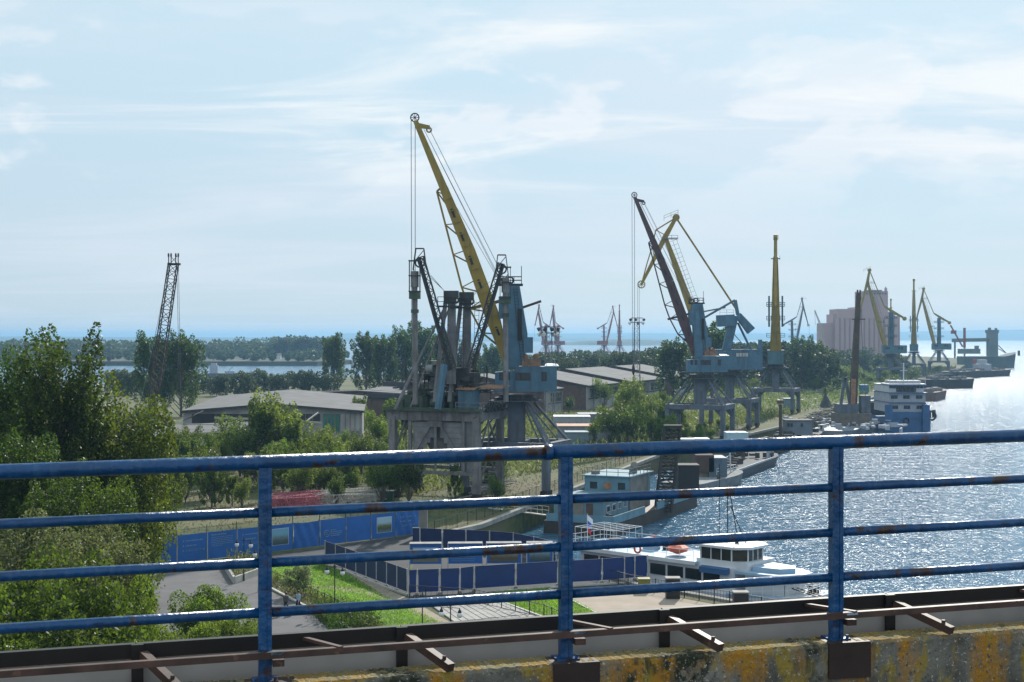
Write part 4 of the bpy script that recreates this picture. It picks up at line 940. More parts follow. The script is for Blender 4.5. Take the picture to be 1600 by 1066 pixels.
def jib_crane(label, u, Y, rz, bm, hm2, group, v='column', ax=-11.0, az_=49.5, scale=1.0):
    """double-jib (level luffing) portal crane"""
    o = thing('jib_crane', label, 'crane', gz(u, Y), group); o.rotation_euler[2] = rz; o.scale = (scale,) * 3
    o2 = ORG[o.name]; ORG[o.name] = Vector((0, 0, 0)); global AW, AD
    sA, sD = AW, AD; c_, s_ = math.cos(-rz), math.sin(-rz); rot = lambda q: Vector((q.x * c_ - q.y * s_, q.x * s_ + q.y * c_, 0)); AW, AD = rot(AW), rot(AD)
    portal(o, 11.5, 9.0, 6.3, 13.0, cgrey if hm2 is not cred else cred, 1.0); AW, AD = sA, sD
    wl = hm2
    if v == 'lever':
        h = part('house', MB().box2(-3.2, 7.6, -2.4, 2.4, 14.2, 18.9), wl, o); windows(h, [(1.2, 1.9), (2.0, 2.6), (2.7, 3.3), (3.4, 4.1)], -2.4, 17.3, 18.2, wpale)
        part('end_post', MB().box2(7.0, 7.8, -.6, .6, 14.0, 21.4).handrail([(6.2, -2.3, 18.9), (-3, -2.3, 18.9)], 1.0), wl, h)
        foot = Vector((-5.2, 0, 17.2)); bt = Vector((-15.6, 0, 46.4)); apex = Vector((-13.0, 0, 51.0)); jt = Vector((-21.4, 0, 34.8))
        part('mast', MB().beam((-.9, 0, 18.5), (1.1, 0, 27.2), 2.0, 1.6, up=(0, 1, 0)).box((-1.0, 0, 26.0), (4.2, 2.6, 2.8), ry=-.05).handrail([(-2.5, -1, 27.4), (.8, -1, 27.4)], 1.2), wl, o)
        lev = MB().beam((1.3, 0, 31.0), (2.0, 0, 27.4), .8, .8, up=(0, 1, 0)).beam((2.0, 0, 27.4), (5.2, 0, 23.5), 1.4, 2.0, 2.1, 2.2, up=(0, 1, 0)).beam((1.3, 0, 31.0), (-6.0, 0, 26.8), .5, .4, up=(0, 1, 0)).beam((-1, 0, 29.2), (-6.3, 0, 28.2), .35, .3, up=(0, 1, 0))
        part('counterweight_lever', lev, wl, o)
        part('back_brace', MB().tube((2.0, .8, 25.5), (5.2, .8, 18.9), .16).tube((2.0, -.8, 25.5), (5.2, -.8, 18.9), .16).tube((1.0, .8, 23.0), (4.5, .8, 18.9), .1), wl, o)
        stay_end = Vector((1.8, 0, 28.5))
    else:
        h = part('house', MB().box2(-4.0, 7.2, -2.3, 2.3, 14.2, 18.0), wl, o); windows(h, [(-3.2, -2.2), (-2.0, -1.2), (3.0, 3.8), (4.4, 5.2)], -2.3, 16.2, 17.2)
        foot = Vector((-2.6, 0, 16.6)); apex = Vector((ax, 0, az_ + 4.3)); bt = apex + Vector((-.9, 0, -5.5)); jt = apex + Vector((-4.6, 0, -19.5))
        part('column', MB().beam((0, 0, 18), (.3, 0, 34.0), 2.2, 2.2, 1.5, 1.5, up=(0, 1, 0)), wl, o)
        lv = MB().beam((-3.2, 0, 37.0), (1.0, 0, 34.2), .7, .6, 1.4, .9, up=(0, 1, 0)).beam((1.0, 0, 34.2), (6.6, 0, 31.2), 1.4, .9, .8, .8, up=(0, 1, 0)).tube((6.6, -.5, 31.0), (6.6, .5, 31.0), 1.0, n=12)
        part('counterweight_lever', lv, bm, o)
        pl = MB()
        for z in (22, 27, 31): pl.box((0, 0, z), (4.8, 5.2, .14)).handrail([(-2.4, -2.6, z), (2.4, -2.6, z), (2.4, 2.6, z), (-2.4, 2.6, z), (-2.4, -2.6, z)], 1.1, .05, 1.3)
        for q in ((0, -1.9), (0, 1.9)): pl.box((q[0], q[1], 29.5), (.9, .5, 9.0))
        part('platform', pl, wl, o); stay_end = Vector((-3.2, 0, 37.0))
    part('house_roof', MB().box((1.6, 0, 18.2 if v != 'lever' else 19.0), (10.4, 4.9, .12)), wl, h)
    d = bt - foot; q1_, q2_ = foot + d * .35, foot + d * .75
    yw = (1.6, 1.6, 1.3, .9) if v == 'lever' else (3.4, 2.5, 1.8, 1.3)
    bo = part('boom', MB().beam(foot, q1_, 1.2, yw[0], 1.75, yw[1], up=(0, 1, 0)).beam(q1_, q2_, 1.75, yw[1], 1.35, yw[2], up=(0, 1, 0)).beam(q2_, bt, 1.35, yw[2], .8, yw[3], up=(0, 1, 0)), bm, o)
    nb = Vector((d.z, 0, -d.x)).normalized(); ld = MB()
    pts = [foot + d * t + nb * 1.35 for t in (.06, .95)]; ld.beam(pts[0], pts[1], .07).beam(pts[0] + nb * 1.0, pts[1] + nb * 1.0, .06)
    for k in range(26): p = pts[0].lerp(pts[1], k / 25); ld.beam(p - nb * .7, p + nb * 1.0, .06)
    for t in (.38, .97): p = foot + d * t; ld.box(p + nb * 1.0, (3.4, 2.6, .1)).handrail([p + Vector((-.4, -1.2, 0)), p + Vector((2.6, -1.2, 0))], 1.1, .04)
    part('ladder', ld, darkm if v != 'lever' else cgrey, bo)
    part('stay', MB().beam(apex, stay_end, .38, .5, up=(0, 1, 0)), bm, o)
    j = part('jib', MB().beam(apex, bt, .8, .9, 1.25, 1.0, up=(0, 1, 0)).beam(bt, jt, 1.25, 1.0, .6, .6, up=(0, 1, 0)), bm, o)
    if v == 'lever':
        k1, k2 = Vector((-17.9, 0, 48.0)), Vector((-18.8, 0, 43.9))
        part('jib_truss', MB().tube(apex, k1, .16).tube(k1, bt + Vector((.4, 0, .2)), .12).tube(k1, k2, .14).tube(k2, Vector((-20, 0, 40)), .14).tube(Vector((-20, 0, 40)), jt, .14).tube(k2, bt.lerp(jt, .45), .1), bm, j)
    part('jib_sheave', wheel(MB(), jt, 1.0), bm, j); part('apex_head', MB().tube(apex - Vector((0, .6, 0)), apex + Vector((0, .6, 0)), .85, n=12).handrail([apex + Vector((-3, -.8, -.8)), apex + Vector((.4, -.8, .6))], 1.2, .04), bm, j)
    part('ropes', MB().tube(jt + Vector((-.9, 0, 0)), (jt.x - .9, 0, 19 if v != 'lever' else 14), .04, n=4).tube(jt + Vector((-.5, .3, 0)), (jt.x - .5, .3, 19 if v != 'lever' else 14), .04, n=4), rope, o)
    ORG[o.name] = o2; return o
jib_crane('double jib crane with a yellow boom and bent counterweight arm behind the maroon one', 1140, 345, 0, cyel, cblue, CG, 'lever')
jib_crane('crane seen end on as one slim yellow mast over a blue house', 1212, 414, R(79.3), cyel, cblue2, CG, az_=46.0)
jib_crane('double jib crane before the pink elevator with a ball ended counterweight', 1392, 690, 0, cyel, cblue2, CG, ax=-10.4, az_=50.2)
jib_crane('far crane seen end on as a thin olive mast right of the elevator', 1428, 800, R(74), cyel, cblue2, CG)
jib_crane('farthest double jib crane near the dock with the stone tower', 1467, 890, 0, cyel, cblue2, CG, ax=-9.6, az_=48)
jib_crane('olive mast tip of a crane seen end on before the right side of the elevator', 1392, 905, R(75), cyel, cblue2, CG, scale=.85)
jib_crane('left one of the two hazy red cranes behind the floodlight tower', 853, 1420, R(30), cred, cred, 'hazy cranes on the far basin', ax=-8)
jib_crane('right one of the two hazy red cranes behind the floodlight tower', 872, 1450, R(-40), cred, cred, 'hazy cranes on the far basin', ax=-6)
jib_crane('hazy red crane with its jib bent over, between the wood and the sky', 944, 1480, R(170), cred, cred, 'hazy cranes on the far basin', ax=-9)
jib_crane('hazy red crane seen end on like a thin needle', 968, 1430, R(85), cred, cred, 'hazy cranes on the far basin')
jib_crane('hazy grey crane behind the yellow end-on mast', 1238, 1050, R(165), cgrey, cgrey, 'hazy cranes on the far basin', ax=-7, az_=46)

# lattice boom of the crawler crane on the left
lat = mat('rusty lattice boom', (.035, .020, .012), rough=.7, var=.4, scale=.5, rust=.3, rcol=(.12, .045, .02), rscale=.6)
YL = 335
o = thing('crawler_crane', 'old crawler crane whose dark rusty lattice boom stands over the left trees', 'crane', gz(236, YL))
p0, p1 = W(236, 652, YL), W(271, 412, YL)
lb_ = part('lattice_boom', MB().lattice(p0, p0.lerp(p1, .25), 1.1, 1.1, 2.2, 2.2, bays=7, c=.24, b=.13, up=(0, 1, 0)).lattice(p0.lerp(p1, .25), p1, 2.2, 2.2, 2.0, 1.9, bays=15, c=.24, b=.13, up=(0, 1, 0)), lat, o)
hd = MB()
for s in (-1.15, -.55, .55, 1.15):
    hd.beam(W(271, 414, YL) + Vector((s, 0, 0)), W(271, 396, YL) + Vector((s * .95, 0, 0)), .2); hd.ring(W(271, 399, YL) + Vector((s, 0, 0)), (1, 0, 0), .5, .1, 10, 4)
hd.box(W(272, 413, YL), (2.9, 1.2, .5)).beam(W(266, 400, YL), W(277, 412, YL), .12).beam(W(277, 400, YL), W(266, 412, YL), .12)
part('boom_head', hd, lat, lb_)
part('ropes', MB().tube(W(276.5, 415, YL), W(280.5, 636, YL), .05, n=4).tube(W(279, 415, YL), W(282.5, 636, YL), .05, n=4).tube(W(263, 420, YL - 3), W(245, 512, YL - 10), .05, n=4).tube(W(245, 512, YL - 10), W(214, 655, YL - 20), .06, n=4), rope, o)
part('hook_block', MB().lathe(W(280, 582, YL), [(.1, 0), (.45, .5), (.5, 1.9), (.3, 2.8), (.1, 3.2)], 8).beam(W(280.5, 612, YL), W(280, 582, YL), .5), darkm, o)
b0 = gz(228, YL + 4)
part('cab', MB().box(b0 + zz * 2.9, (3.4, 6.0, 2.6)), cblue2, o); part('track', MB().box(b0 + Vector((-1.8, 0, .7)), (.9, 6.2, 1.4)), darkm, o); part('track', MB().box(b0 + Vector((1.8, 0, .7)), (.9, 6.2, 1.4)), darkm, o)

# ------------------------------------------------------------------ grey gantry hopper with two loader booms
gst = mat('grey gantry steel', (.19, .18, .185), rough=.8, var=.35, scale=.7, rust=.32, rcol=(.09, .055, .04), rscale=1.4, grime=(2, .6, (.08, .07, .065)))
gplank = mat('grey hopper plate', (.23, .225, .235), rough=.8, var=.2, scale=1, rust=.18, rcol=(.11, .08, .07), rscale=2)
gdark = mat('dark loader steel', (.045, .045, .045), rough=.75, var=.4, scale=.8, rust=.2)
ggreen = mat('mossy green machinery', (.06, .085, .06), rough=.85, var=.4, scale=1)
g0 = G(745, 783); g0.z = 0                                           # front right foot
gw, gd = 12.6, 8.0
def GP(a, b2, z): return g0 - AW * a + AD * b2 + zz * z             # a to the left along the face, b2 back along the quay
g = thing('hopper_gantry', 'weathered grey steel hopper gantry on tall legs carrying two loader booms', 'gantry', g0)
for a in (0, gw):
    for b2 in (0, gd):
        lo = part('leg', MB().beam(GP(a, b2, .9), GP(a, b2, 11.2), .95, .85, up=AD), gst, g)
        part('bogie', MB().beam(GP(a, b2 - 1.2, .55), GP(a, b2 + 1.2, .55), .7, .8).tube(GP(a - .3, b2 - .8, .35), GP(a + .3, b2 - .8, .35), .35, n=10).tube(GP(a - .3, b2 + .8, .35), GP(a + .3, b2 + .8, .35), .35, n=10), darkm, lo)
for b2 in (0, gd):
    part('deck_beam', MB().beam(GP(-.9, b2, 11.3), GP(gw + .9, b2, 11.3), .45, 1.3), gst, g)
    part('tie_beam', MB().beam(GP(.5, b2, 3.6), GP(gw - .5, b2, 3.6), .35, .5), gst, g)
    st = MB()
    for k in range(12): st.beam(GP(gw * k / 11, b2 - .26, 10.7), GP(gw * k / 11, b2 - .26, 11.9), .10)
    part('stiffeners', st, gst, g)
for a in (0, gw):
    part('side_beam', MB().beam(GP(a, -.2, 11.3), GP(a, gd + .2, 11.3), .45, 1.25), gst, g)
    lt = MB()
    for z0, z1 in ((1.5, 6), (6, 10.6)):
        lt.beam(GP(a, .4, z0), GP(a, gd / 2, z1), .2).beam(GP(a, gd - .4, z0), GP(a, gd / 2, z1), .2); lt.beam(GP(a, .2, z0), GP(a, gd - .2, z0), .2)
    lt.beam(GP(a, gd / 2, 6), GP(a, gd / 2, 10.7), .15); part('lattice_bracing', lt, gst, g)
part('deck', MB().beam(GP(-.9, gd / 2, 12.02), GP(gw + .9, gd / 2, 12.02), gd + 1.8, .12), ggreen, g)
part('deck_edge', MB().beam(GP(-.9, -.75, 12.2), GP(gw + .9, -.75, 12.2), .12, .5), ggreen, g)
# hopper: planked front with a sloping mouth
for k in range(6):
    z = 10.4 - k * .72
    for a0, a1, c0 in ((1.7, 5.6, 0), (6.5, 9.7, 1)):
        sl = max(0, (k - 2)) * .55
        x0, x1 = (a0, a1 - sl) if c0 == 0 else (a0 + sl, a1)
        part('plate', MB().beam(GP(x0, .35 + .03 * (k % 2), z - .3), GP(x1, .35 + .03 * (k % 2), z - .3), .08, .68), gplank, g)
hp = MB()
for a0, a1 in ((3.0, 9.6),):
    hp.hexa([GP(5.4, 2.5, 4.6), GP(7.0, 2.5, 4.6), GP(7.0, 5.5, 4.6), GP(5.4, 5.5, 4.6), GP(a0, .7, 10.5), GP(a1, .7, 10.5), GP(a1, 7.4, 10.5), GP(a0, 7.4, 10.5)])
part('hopper', hp, gst, g)
part('brace', MB().beam(GP(9.6, -.1, 5.8), GP(6.6, -.1, 10.4), .28).beam(GP(2.6, -.1, 5.8), GP(5.6, -.1, 10.4), .28).beam(GP(6.1, -.1, 4), GP(6.1, -.1, 10.6), .35).box(GP(6.1, -.25, 10.2), (2.2, .1, .8), rz=-.39), gst, g)
for a in (2.0, 10.0): part('column', MB().beam(GP(a, .1, 3.8), GP(a, .1, 10.7), .45, .4, up=AD), gst, g)
part('column', MB().beam(GP(.9, .6, 3.8), GP(.9, .6, 10.7), 1.6, .3, up=AD), gplank, g)
tk = MB().handrail([GP(-.8, -.7, 12.1), GP(2.8, -.7, 12.1)], 1.1, .04).handrail([GP(-.9, -.7, 12.1), GP(-.9, gd, 12.1)], 1.1, .045, 1.0); part('handrail', tk, gst, g)
cb = part('control_cabin', MB().box(GP(1.6, .9, 13.45), (2.3, 2.0, 2.7), rz=-.39), cblue, g)
part('rusty_roof', MB().prism([GP(2.9, -.4, 14.95), GP(.3, -.5, 14.85), GP(.3, 2.2, 15.2), GP(2.9, 2.2, 15.35)], zz * .1), rusty, cb)
part('door', MB().box(GP(1.1, -.14, 13.3), (.9, .06, 1.9), rz=-.39), mat('darker crane blue', (.07, .15, .21)), cb)
part('rusty_canopy', MB().prism([GP(.2, .5, 15.2), GP(-3.2, .5, 15.05), GP(-3.2, 4.0, 15.35), GP(.2, 4.0, 15.45)], zz * .1), rusty, g)
rg_ = random.Random(5)
for k in range(5): part('tyre', MB().ring(GP(-1.25, .8 + k * 1.35, 12.4), AW, .42, .16, 14, 6), darkm, g)
mc = MB()
for k in range(26):
    a, b2 = rg_.uniform(2.5, gw - .5), rg_.uniform(.5, gd - 1); hh = rg_.uniform(.5, 2.4)
    if k % 3 == 0: mc.tube(GP(a, b2, 12.1), GP(a + rg_.uniform(-.3, .3), b2, 12.1 + hh), rg_.uniform(.2, .55), n=9)
    elif k % 3 == 1: mc.box(GP(a, b2, 12.1 + hh / 2), (rg_.uniform(.5, 1.6), rg_.uniform(.5, 1.4), hh), rz=rg_.uniform(0, 1))
    else: mc.tube(GP(a, b2, 12.1 + hh), GP(a - 1.2, b2 + .4, 12.1 + hh), .3, n=9)
part('machinery', mc, ggreen, g, kind='stuff')
fr = MB()
for b2 in (1.2, 6.2):
    fr.beam(GP(9.0, b2, 12.1), GP(9.0, b2, 18.2), .22).beam(GP(3.2, b2, 12.1), GP(3.2, b2, 16.6), .22).beam(GP(9.2, b2, 18.1), GP(4.0, b2, 18.1), .25).beam(GP(5.2, b2, 16.4), GP(1.8, b2, 16.4), .25).beam(GP(5.2, b2, 16.4), GP(3.4, b2, 12.4), .2).beam(GP(2.0, b2, 16.4), GP(3.4, b2, 12.4), .2)
fr.beam(GP(9, 1.2, 18.1), GP(9, 6.2, 18.1), .2).beam(GP(5.2, 1.2, 16.4), GP(5.2, 6.2, 16.4), .2); fr.handrail([GP(9.2, 1.1, 18.2), GP(4.0, 1.1, 18.2)], 1.0, .04)
part('upper_frame', fr, ggreen, g)
cx = MB()
for k in range(120):
    a, b2 = rg_.uniform(.3, gw), rg_.uniform(.2, gd); z = 12.1 + rg_.random() ** 1.4 * 5.5; q = GP(a, b2, z); w_ = rg_.choice((.09, .12, .16, .22))
    if k % 3 == 1: cx.beam(q, q + zz * rg_.uniform(1.0, 3.2), w_)
    elif k % 3: cx.beam(q, q + AW * rg_.uniform(-2.6, 2.6) + zz * rg_.uniform(-1.2, 1.2), w_)
    else: cx.box(q, (rg_.uniform(.3, 1.3), rg_.uniform(.3, 1.2), rg_.uniform(.2, 1.0)), rz=rg_.uniform(0, 3))
part('rigging', cx, gdark, g, kind='stuff')
for a0, a1, z, h_, m_2, nm in ((9.6, 6.6, 16.9, .22, gdark, 'platform'), (5.6, .6, 15.6, .25, gdark, 'platform'), (9.4, 3.0, 14.4, .18, ggreen, 'platform')):
    q = part(nm, MB().beam(GP(a0, 2.5, z), GP(a1, 2.5, z), 3.2, h_), m_2, g)
    part('platform_rail', MB().handrail([GP(a0, .95, z), GP(a1, .95, z)], 1.1, .045, .8), m_2, q)
    for a in (a0 - .2, a1 + .2): part('platform_leg', MB().beam(GP(a, 1.1, 12.1), GP(a, 1.1, z), .22), m_2, g)
for a, z, sx, sz, m_2 in ((3.9, 16.8, 3.0, 2.0, gdark), (1.9, 16.4, 1.8, 1.5, gdark), (7.4, 17.9, 1.7, 1.7, mat('pale cab', (.26, .30, .30), rough=.7, var=.3)), (8.9, 13.6, 1.5, 2.6, ggreen), (6.7, 13.2, 1.6, 2.0, ggreen)):
    q = part('winch_box', MB().box(GP(a, 2.4, z), (sx, 2.2, sz), rz=-.39), m_2, g)
    part('drum', MB().tube(GP(a + .5, 1.0, z - sz * .1), GP(a - .5, 1.0, z - sz * .1), sz * .32, n=12), m_2, q)
part('raking_strut', MB().tube(W(617, 640, 190), W(655, 560, 191), .22, n=8).tube(W(655, 560, 191), W(700, 470, 193), .16, n=8).tube(W(640, 640, 194), W(712, 455, 196), .14, n=6), gst, g)
part('green_strut', MB().beam(W(684, 640, 189), W(694, 570, 190), .7, .6), cblue, g)
# two pylons with head boxes
def pylon(label, ub, ut, vt, Yp, lean):
    o = thing('loader_pylon', label, 'crane', W(ub, 640, Yp), 'loader masts on the hopper gantry')
    a, b2 = W(ub, 600, Yp), W(ut, vt + 14, Yp)
    part('mast', MB().beam(a, b2, 1.35, 1.4, 1.05, 1.1, up=(0, 1, 0)), gst, o)
    part('back_leg', MB().beam(W(ub + lean, 640, Yp + 3), b2 + Vector((-.3, .5, 0)), .6, .6), gst, o)
    part('front_leg', MB().beam(W(ub - 26, 628, Yp - 2), b2 + Vector((-.8, -.4, .3)), .55, .5), gst, o)
    hb = part('head_box', MB().box(W(ut - 1, vt + 4, Yp), (2.0, 1.8, 1.1)).box(W(ut - 2, vt + 13, Yp), (1.5, 1.6, .8)).ring(W(ut + 6, vt + 12, Yp), (0, 1, 0), .4, .12, 10, 4).ring(W(ut - 7, vt + 12, Yp), (0, 1, 0), .3, .1, 10, 4), gdark, o)
    part('platform', MB().box(W(ut - 6, vt + 22, Yp), (3.0, 2.4, .2)).handrail([W(ut - 22, vt + 22, Yp - 1), W(ut + 8, vt + 22, Yp - 1)], 1.3, .04, .9), gdark, o)
    ld = MB()
    for k in range(20): q = a.lerp(b2, k / 19) + Vector((1.35, -.4, 0)); ld.beam(q - Vector((.3, 0, 0)), q + Vector((.3, 0, 0)), .05)
    ld.beam(a + Vector((1.05, -.4, 0)), b2 + Vector((1.05, -.4, 0)), .06).beam(a + Vector((1.65, -.4, 0)), b2 + Vector((1.65, -.4, 0)), .06); part('ladder', ld, gdark, o)
    return o
pylon('loader mast with a railed platform on its left side', 705, 706, 457, 193, 10); pylon('loader mast just right of the railed one', 728, 730, 459, 195, 9)
def loader(label, ap, ft, Yp, pipe_u, pipe_v, side):
    o = thing('loader_boom', label, 'crane', W(ft[0], ft[1], Yp), 'loader booms on the hopper gantry')
    a, b2 = W(*ft, Yp), W(*ap, Yp)
    part('boom', MB().lattice(a, b2, 1.0, .9, .85, .8, bays=13, c=.20, b=.10, up=(0, 1, 0)).beam(a.lerp(b2, .0) + Vector((-side * .18, .2, 0)), a.lerp(b2, 1) + Vector((-side * .18, .2, 0)), .34, .5, up=(0, 1, 0)), gdark, o)
    hd = MB(); t = W(ap[0] - side * 1, ap[1] - 3, Yp)
    for dx in (-.9, .9): hd.beam(t + Vector((dx, -.5, -2.0)), t + Vector((dx * .6, -.5, .9)), .12).beam(t + Vector((dx, .5, -2.0)), t + Vector((dx * .6, .5, .9)), .12)
    hd.beam(t + Vector((-.55, -.5, .9)), t + Vector((.55, -.5, .9)), .12).beam(t + Vector((-.55, .5, .9)), t + Vector((.55, .5, .9)), .12).beam(t + Vector((-.8, -.5, -1)), t + Vector((.6, -.5, .7)), .1)
    hd.beam(t + Vector((-side * .9, 0, -1.6)), W(pipe_u - side * 1, ap[1] + 22, Yp), .12).ring(t + Vector((0, 0, -1)), (0, 1, 0), .6, .12, 12, 5); part('boom_head', hd, gdark, o)
    pt = W(pipe_u, ap[1] + 22, Yp); pb = W(pipe_u + 1, pipe_v, Yp)
    part('pipe', MB().tube(pt, pb, .38, n=10).tube(pt, pt.lerp(pb, .12), .55, n=10), gst, o)
    fr = MB()
    for dx, dy in ((-.7, -.7), (.7, -.7), (.7, .7), (-.7, .7)): fr.beam(pt + Vector((dx, dy, 1.5)), pt + Vector((dx, dy, -2.8)), .08)
    for z in (1.4, -.6, -2.7): fr.box(pt + Vector((0, 0, z)), (1.6, 1.6, .12))
    part('cage', fr, gdark, o)
    part('gear_box', MB().box(pt.lerp(pb, .18), (1.5, 1.3, 1.0)).box(pt.lerp(pb, .30), (1.0, 1.0, .45)), ggreen, o)
    return o
loader('loader boom leaning left with a long vertical suction pipe at its tip', (657, 402), (707, 578), 191, 648, 632, 1)
loader('loader boom leaning right across the yellow crane boom', (783, 412), (735, 575), 192, 789.5, 628, -1)
rp = MB()
for d in (0, 3, 5): rp.tube(W(668 + d, 430, 191), W(700, 460 + d * .3, 193), .03, n=4)
for d in (0, 4): rp.tube(W(762 + d, 440, 192), W(737, 462 + d * .5, 195), .03, n=4)
tag(link('luffing_ropes', rp, rope, None, loc=W(700, 460, 193)), 'thin ropes strung from the loader mast heads to the two leaning booms', 'cable')

# floodlight towers
def floodtower(label, u, vt, Yp, hw, lamps):
    b0 = gz(u, Yp); top = W(u, vt, Yp); o = thing('floodlight_tower', label, 'light tower', b0, 'floodlight towers')
    part('mast', MB().lattice(b0, (b0.x, b0.y, top.z - 1.5), hw * 1.4, hw * 1.4, hw, hw, bays=14, c=.16, b=.07, up=(0, 1, 0)), gst, o)
    r_ = hw * 1.4; t = Vector((b0.x, b0.y, top.z - 1.5)); cr = MB().tube(t, t + zz * .2, r_, n=14).tube(t + zz * 1.4, t + zz * 1.6, r_ * .85, n=14)
    for k in range(10): a = k * .628; cr.beam(t + Vector((math.cos(a) * r_, math.sin(a) * r_, 0)), t + Vector((math.cos(a) * r_, math.sin(a) * r_, 1.3)), .07)
    part('crown_platform', cr, gdark, o)
    for k in range(lamps): a = k * 6.283 / lamps + .3; c = t + Vector((math.cos(a) * r_, math.sin(a) * r_, -.1 if k % 2 else 1.1)); part('lamp', MB().tube(c, c + Vector((math.cos(a) * .5, math.sin(a) * .5, -.25)), .4, .5, n=8), globe if k % 2 else gdark, o)
floodtower('floodlight tower with a round crown above the wood, left of the thin hoist rope', 995, 497, 460, 1.6, 6)
floodtower('twin legged floodlight tower with cluster lamps before the red cranes', 857, 511, 330, 1.5, 8)
# ------------------------------------------------------------------ harbour buildings
roofm = mat('weathered roofing felt', (.135, .13, .132), rough=.9, var=.25, scale=.25, rust=.25, rcol=(.14, .135, .13), rscale=.4)
walls = mat('dirty whitewashed wall', (.33, .325, .33), rough=.9, var=.22, scale=.5, rust=.15, rcol=(.20, .16, .14), rscale=.7)
brickm = mat('dark brick wall', (.115, .075, .06), rough=.95, var=.22, scale=.8)
fasc = mat('dark fascia', (.035, .035, .04), rough=.8, var=.2)
greeng = mat('green glazing', (.04, .17, .14), rough=.25, var=.3, scale=.8)
def shed(name, label, c0, du, dv, w, d, hz1, pitch, facade=None, nb=5, gap=None, wm_=walls, em=brickm, group=None):
    """gabled shed: corner c0, facade runs along du for w metres, depth d along dv"""
    o = thing(name, label, 'building', c0, group); z = zz; c0 = Vector(c0)
    P = lambda a, b2, h: c0 + du * a + dv * b2 + z * h
    part('facade', MB().prism([P(0, 0, 0), P(w, 0, 0), P(w, 0, hz1), P(0, 0, hz1)], dv * .3), wm_, o)
    part('rear_wall', MB().prism([P(0, d, 0), P(w, d, 0), P(w, d, hz1), P(0, d, hz1)], dv * -.3), wm_, o)
    for a in (0, w): part('end_wall', MB().prism([P(a, .35, 0), P(a, d - .35, 0), P(a, d - .35, hz1), P(a, d / 2, hz1 + pitch), P(a, .35, hz1)], du * (.3 if a == 0 else -.3)), em, o)
    for s in (0, 1):
        b0_, b1_ = (-.8, d / 2) if s == 0 else (d + .8, d / 2); k = pitch / (d / 2) * .8
        ro = part('roof', MB().prism([P(-.7, b0_, hz1 - k + .05), P(w + .7, b0_, hz1 - k + .05), P(w + .7, b1_, hz1 + pitch + .05), P(-.7, b1_, hz1 + pitch + .05)], z * .25), roofm, o)
        part('fascia', MB().beam(P(-.75, b0_ * 1.02 if s else -.86, hz1 - k + .12), P(w + .75, b0_ * 1.02 if s else -.86, hz1 - k + .12), .1, .45), fasc, ro)
    part('verge', MB().beam(P(-.8, -.8, hz1 - .0), P(-.8, d / 2, hz1 + pitch + .15), .12, .5).beam(P(-.8, d / 2, hz1 + pitch + .15), P(-.8, d + .8, hz1), .12, .5), fasc, o)
    bay = w / nb
    for k in range(nb + 1): part('pier', MB().beam(P(min(max(k * bay, .25), w - .25), -.08, 0), P(min(max(k * bay, .25), w - .25), -.08, hz1 - .3), .5, .25, up=du), wm_, o)
    for k in range(nb):
        if gap and k in gap: continue
        a = k * bay
        for j in range(2):
            x0, x1 = a + .7 + j * (bay - 1) / 2, a + .5 + (j + 1) * (bay - 1) / 2
            w_ = part('window', MB().prism([P(x0, -.02, hz1 * .52), P(x1, -.02, hz1 * .52), P(x1, -.02, hz1 * .86), P(x0, -.02, hz1 * .86)], dv * -.06), (facade or winm) if (k + j) % 3 else walls, o)
            part('mullion', MB().beam(P((x0 + x1) / 2, -.12, hz1 * .52), P((x0 + x1) / 2, -.12, hz1 * .86), .07).beam(P(x0, -.12, hz1 * .69), P(x1, -.12, hz1 * .69), .07), walls, w_)
        part('sill_band', MB().beam(P(a + .5, -.1, hz1 * .46), P(a + bay - .5, -.1, hz1 * .46), .15, .3), fasc, o)
    return o
WG = 'long sheds along the harbour'
for s, w_, l in ((-34, 12, 'whitewashed shed wing just right of the big blue crane house'), (0, 30, 'shed with a dark brick end wall left of the tall narrow poplar'),
                 (43, 40, 'shed with a row of windows between white piers behind the young trees'), (96, 34, 'last shed of the row, just left of the maroon crane portal')):
    shed('harbour_shed', l, Vector((22.6, 429, 0)) + AD * s, AD, -AW, w_, 46, 7.2, 3.9, nb=max(2, int(w_ / 6)), group=WG)
shed('harbour_shed', 'low flat shed with a dark fascia behind the gantry, nearer one', gz(648, 385), -AD, -AW, 4, 30, 6.6, .6, nb=1, group=WG)
o = thing('flat_roofed_hall', 'long flat roofed hall with dark fascia between poplars and gantry', 'building', G(531, 650))
c = gz(531, 395); d1 = (gz(655, 372) - c); 
part('wall', MB().prism([c, c + d1, c + d1 + zz * 5.4, c + zz * 5.4], Vector((6, 34, 0)) * .02), brickm, o)
part('roof', MB().prism([c + zz * 5.8 - Vector((0, 1, 0)), c + d1 + zz * 5.8 - Vector((0, 1, 0)), c + d1 + Vector((8, 45, 6.6)), c + Vector((8, 45, 6.6))], zz * .3), roofm, o)
part('fascia', MB().beam(c + Vector((0, -1.1, 6.3)), c + d1 + Vector((0, -1.1, 6.3)), .2, 1.3), fasc, o)
part('parapet', MB().beam(c + Vector((8, 45, 7.6)), c + d1 + Vector((8, 45, 7.6)), .4, 1.4), fasc, o)
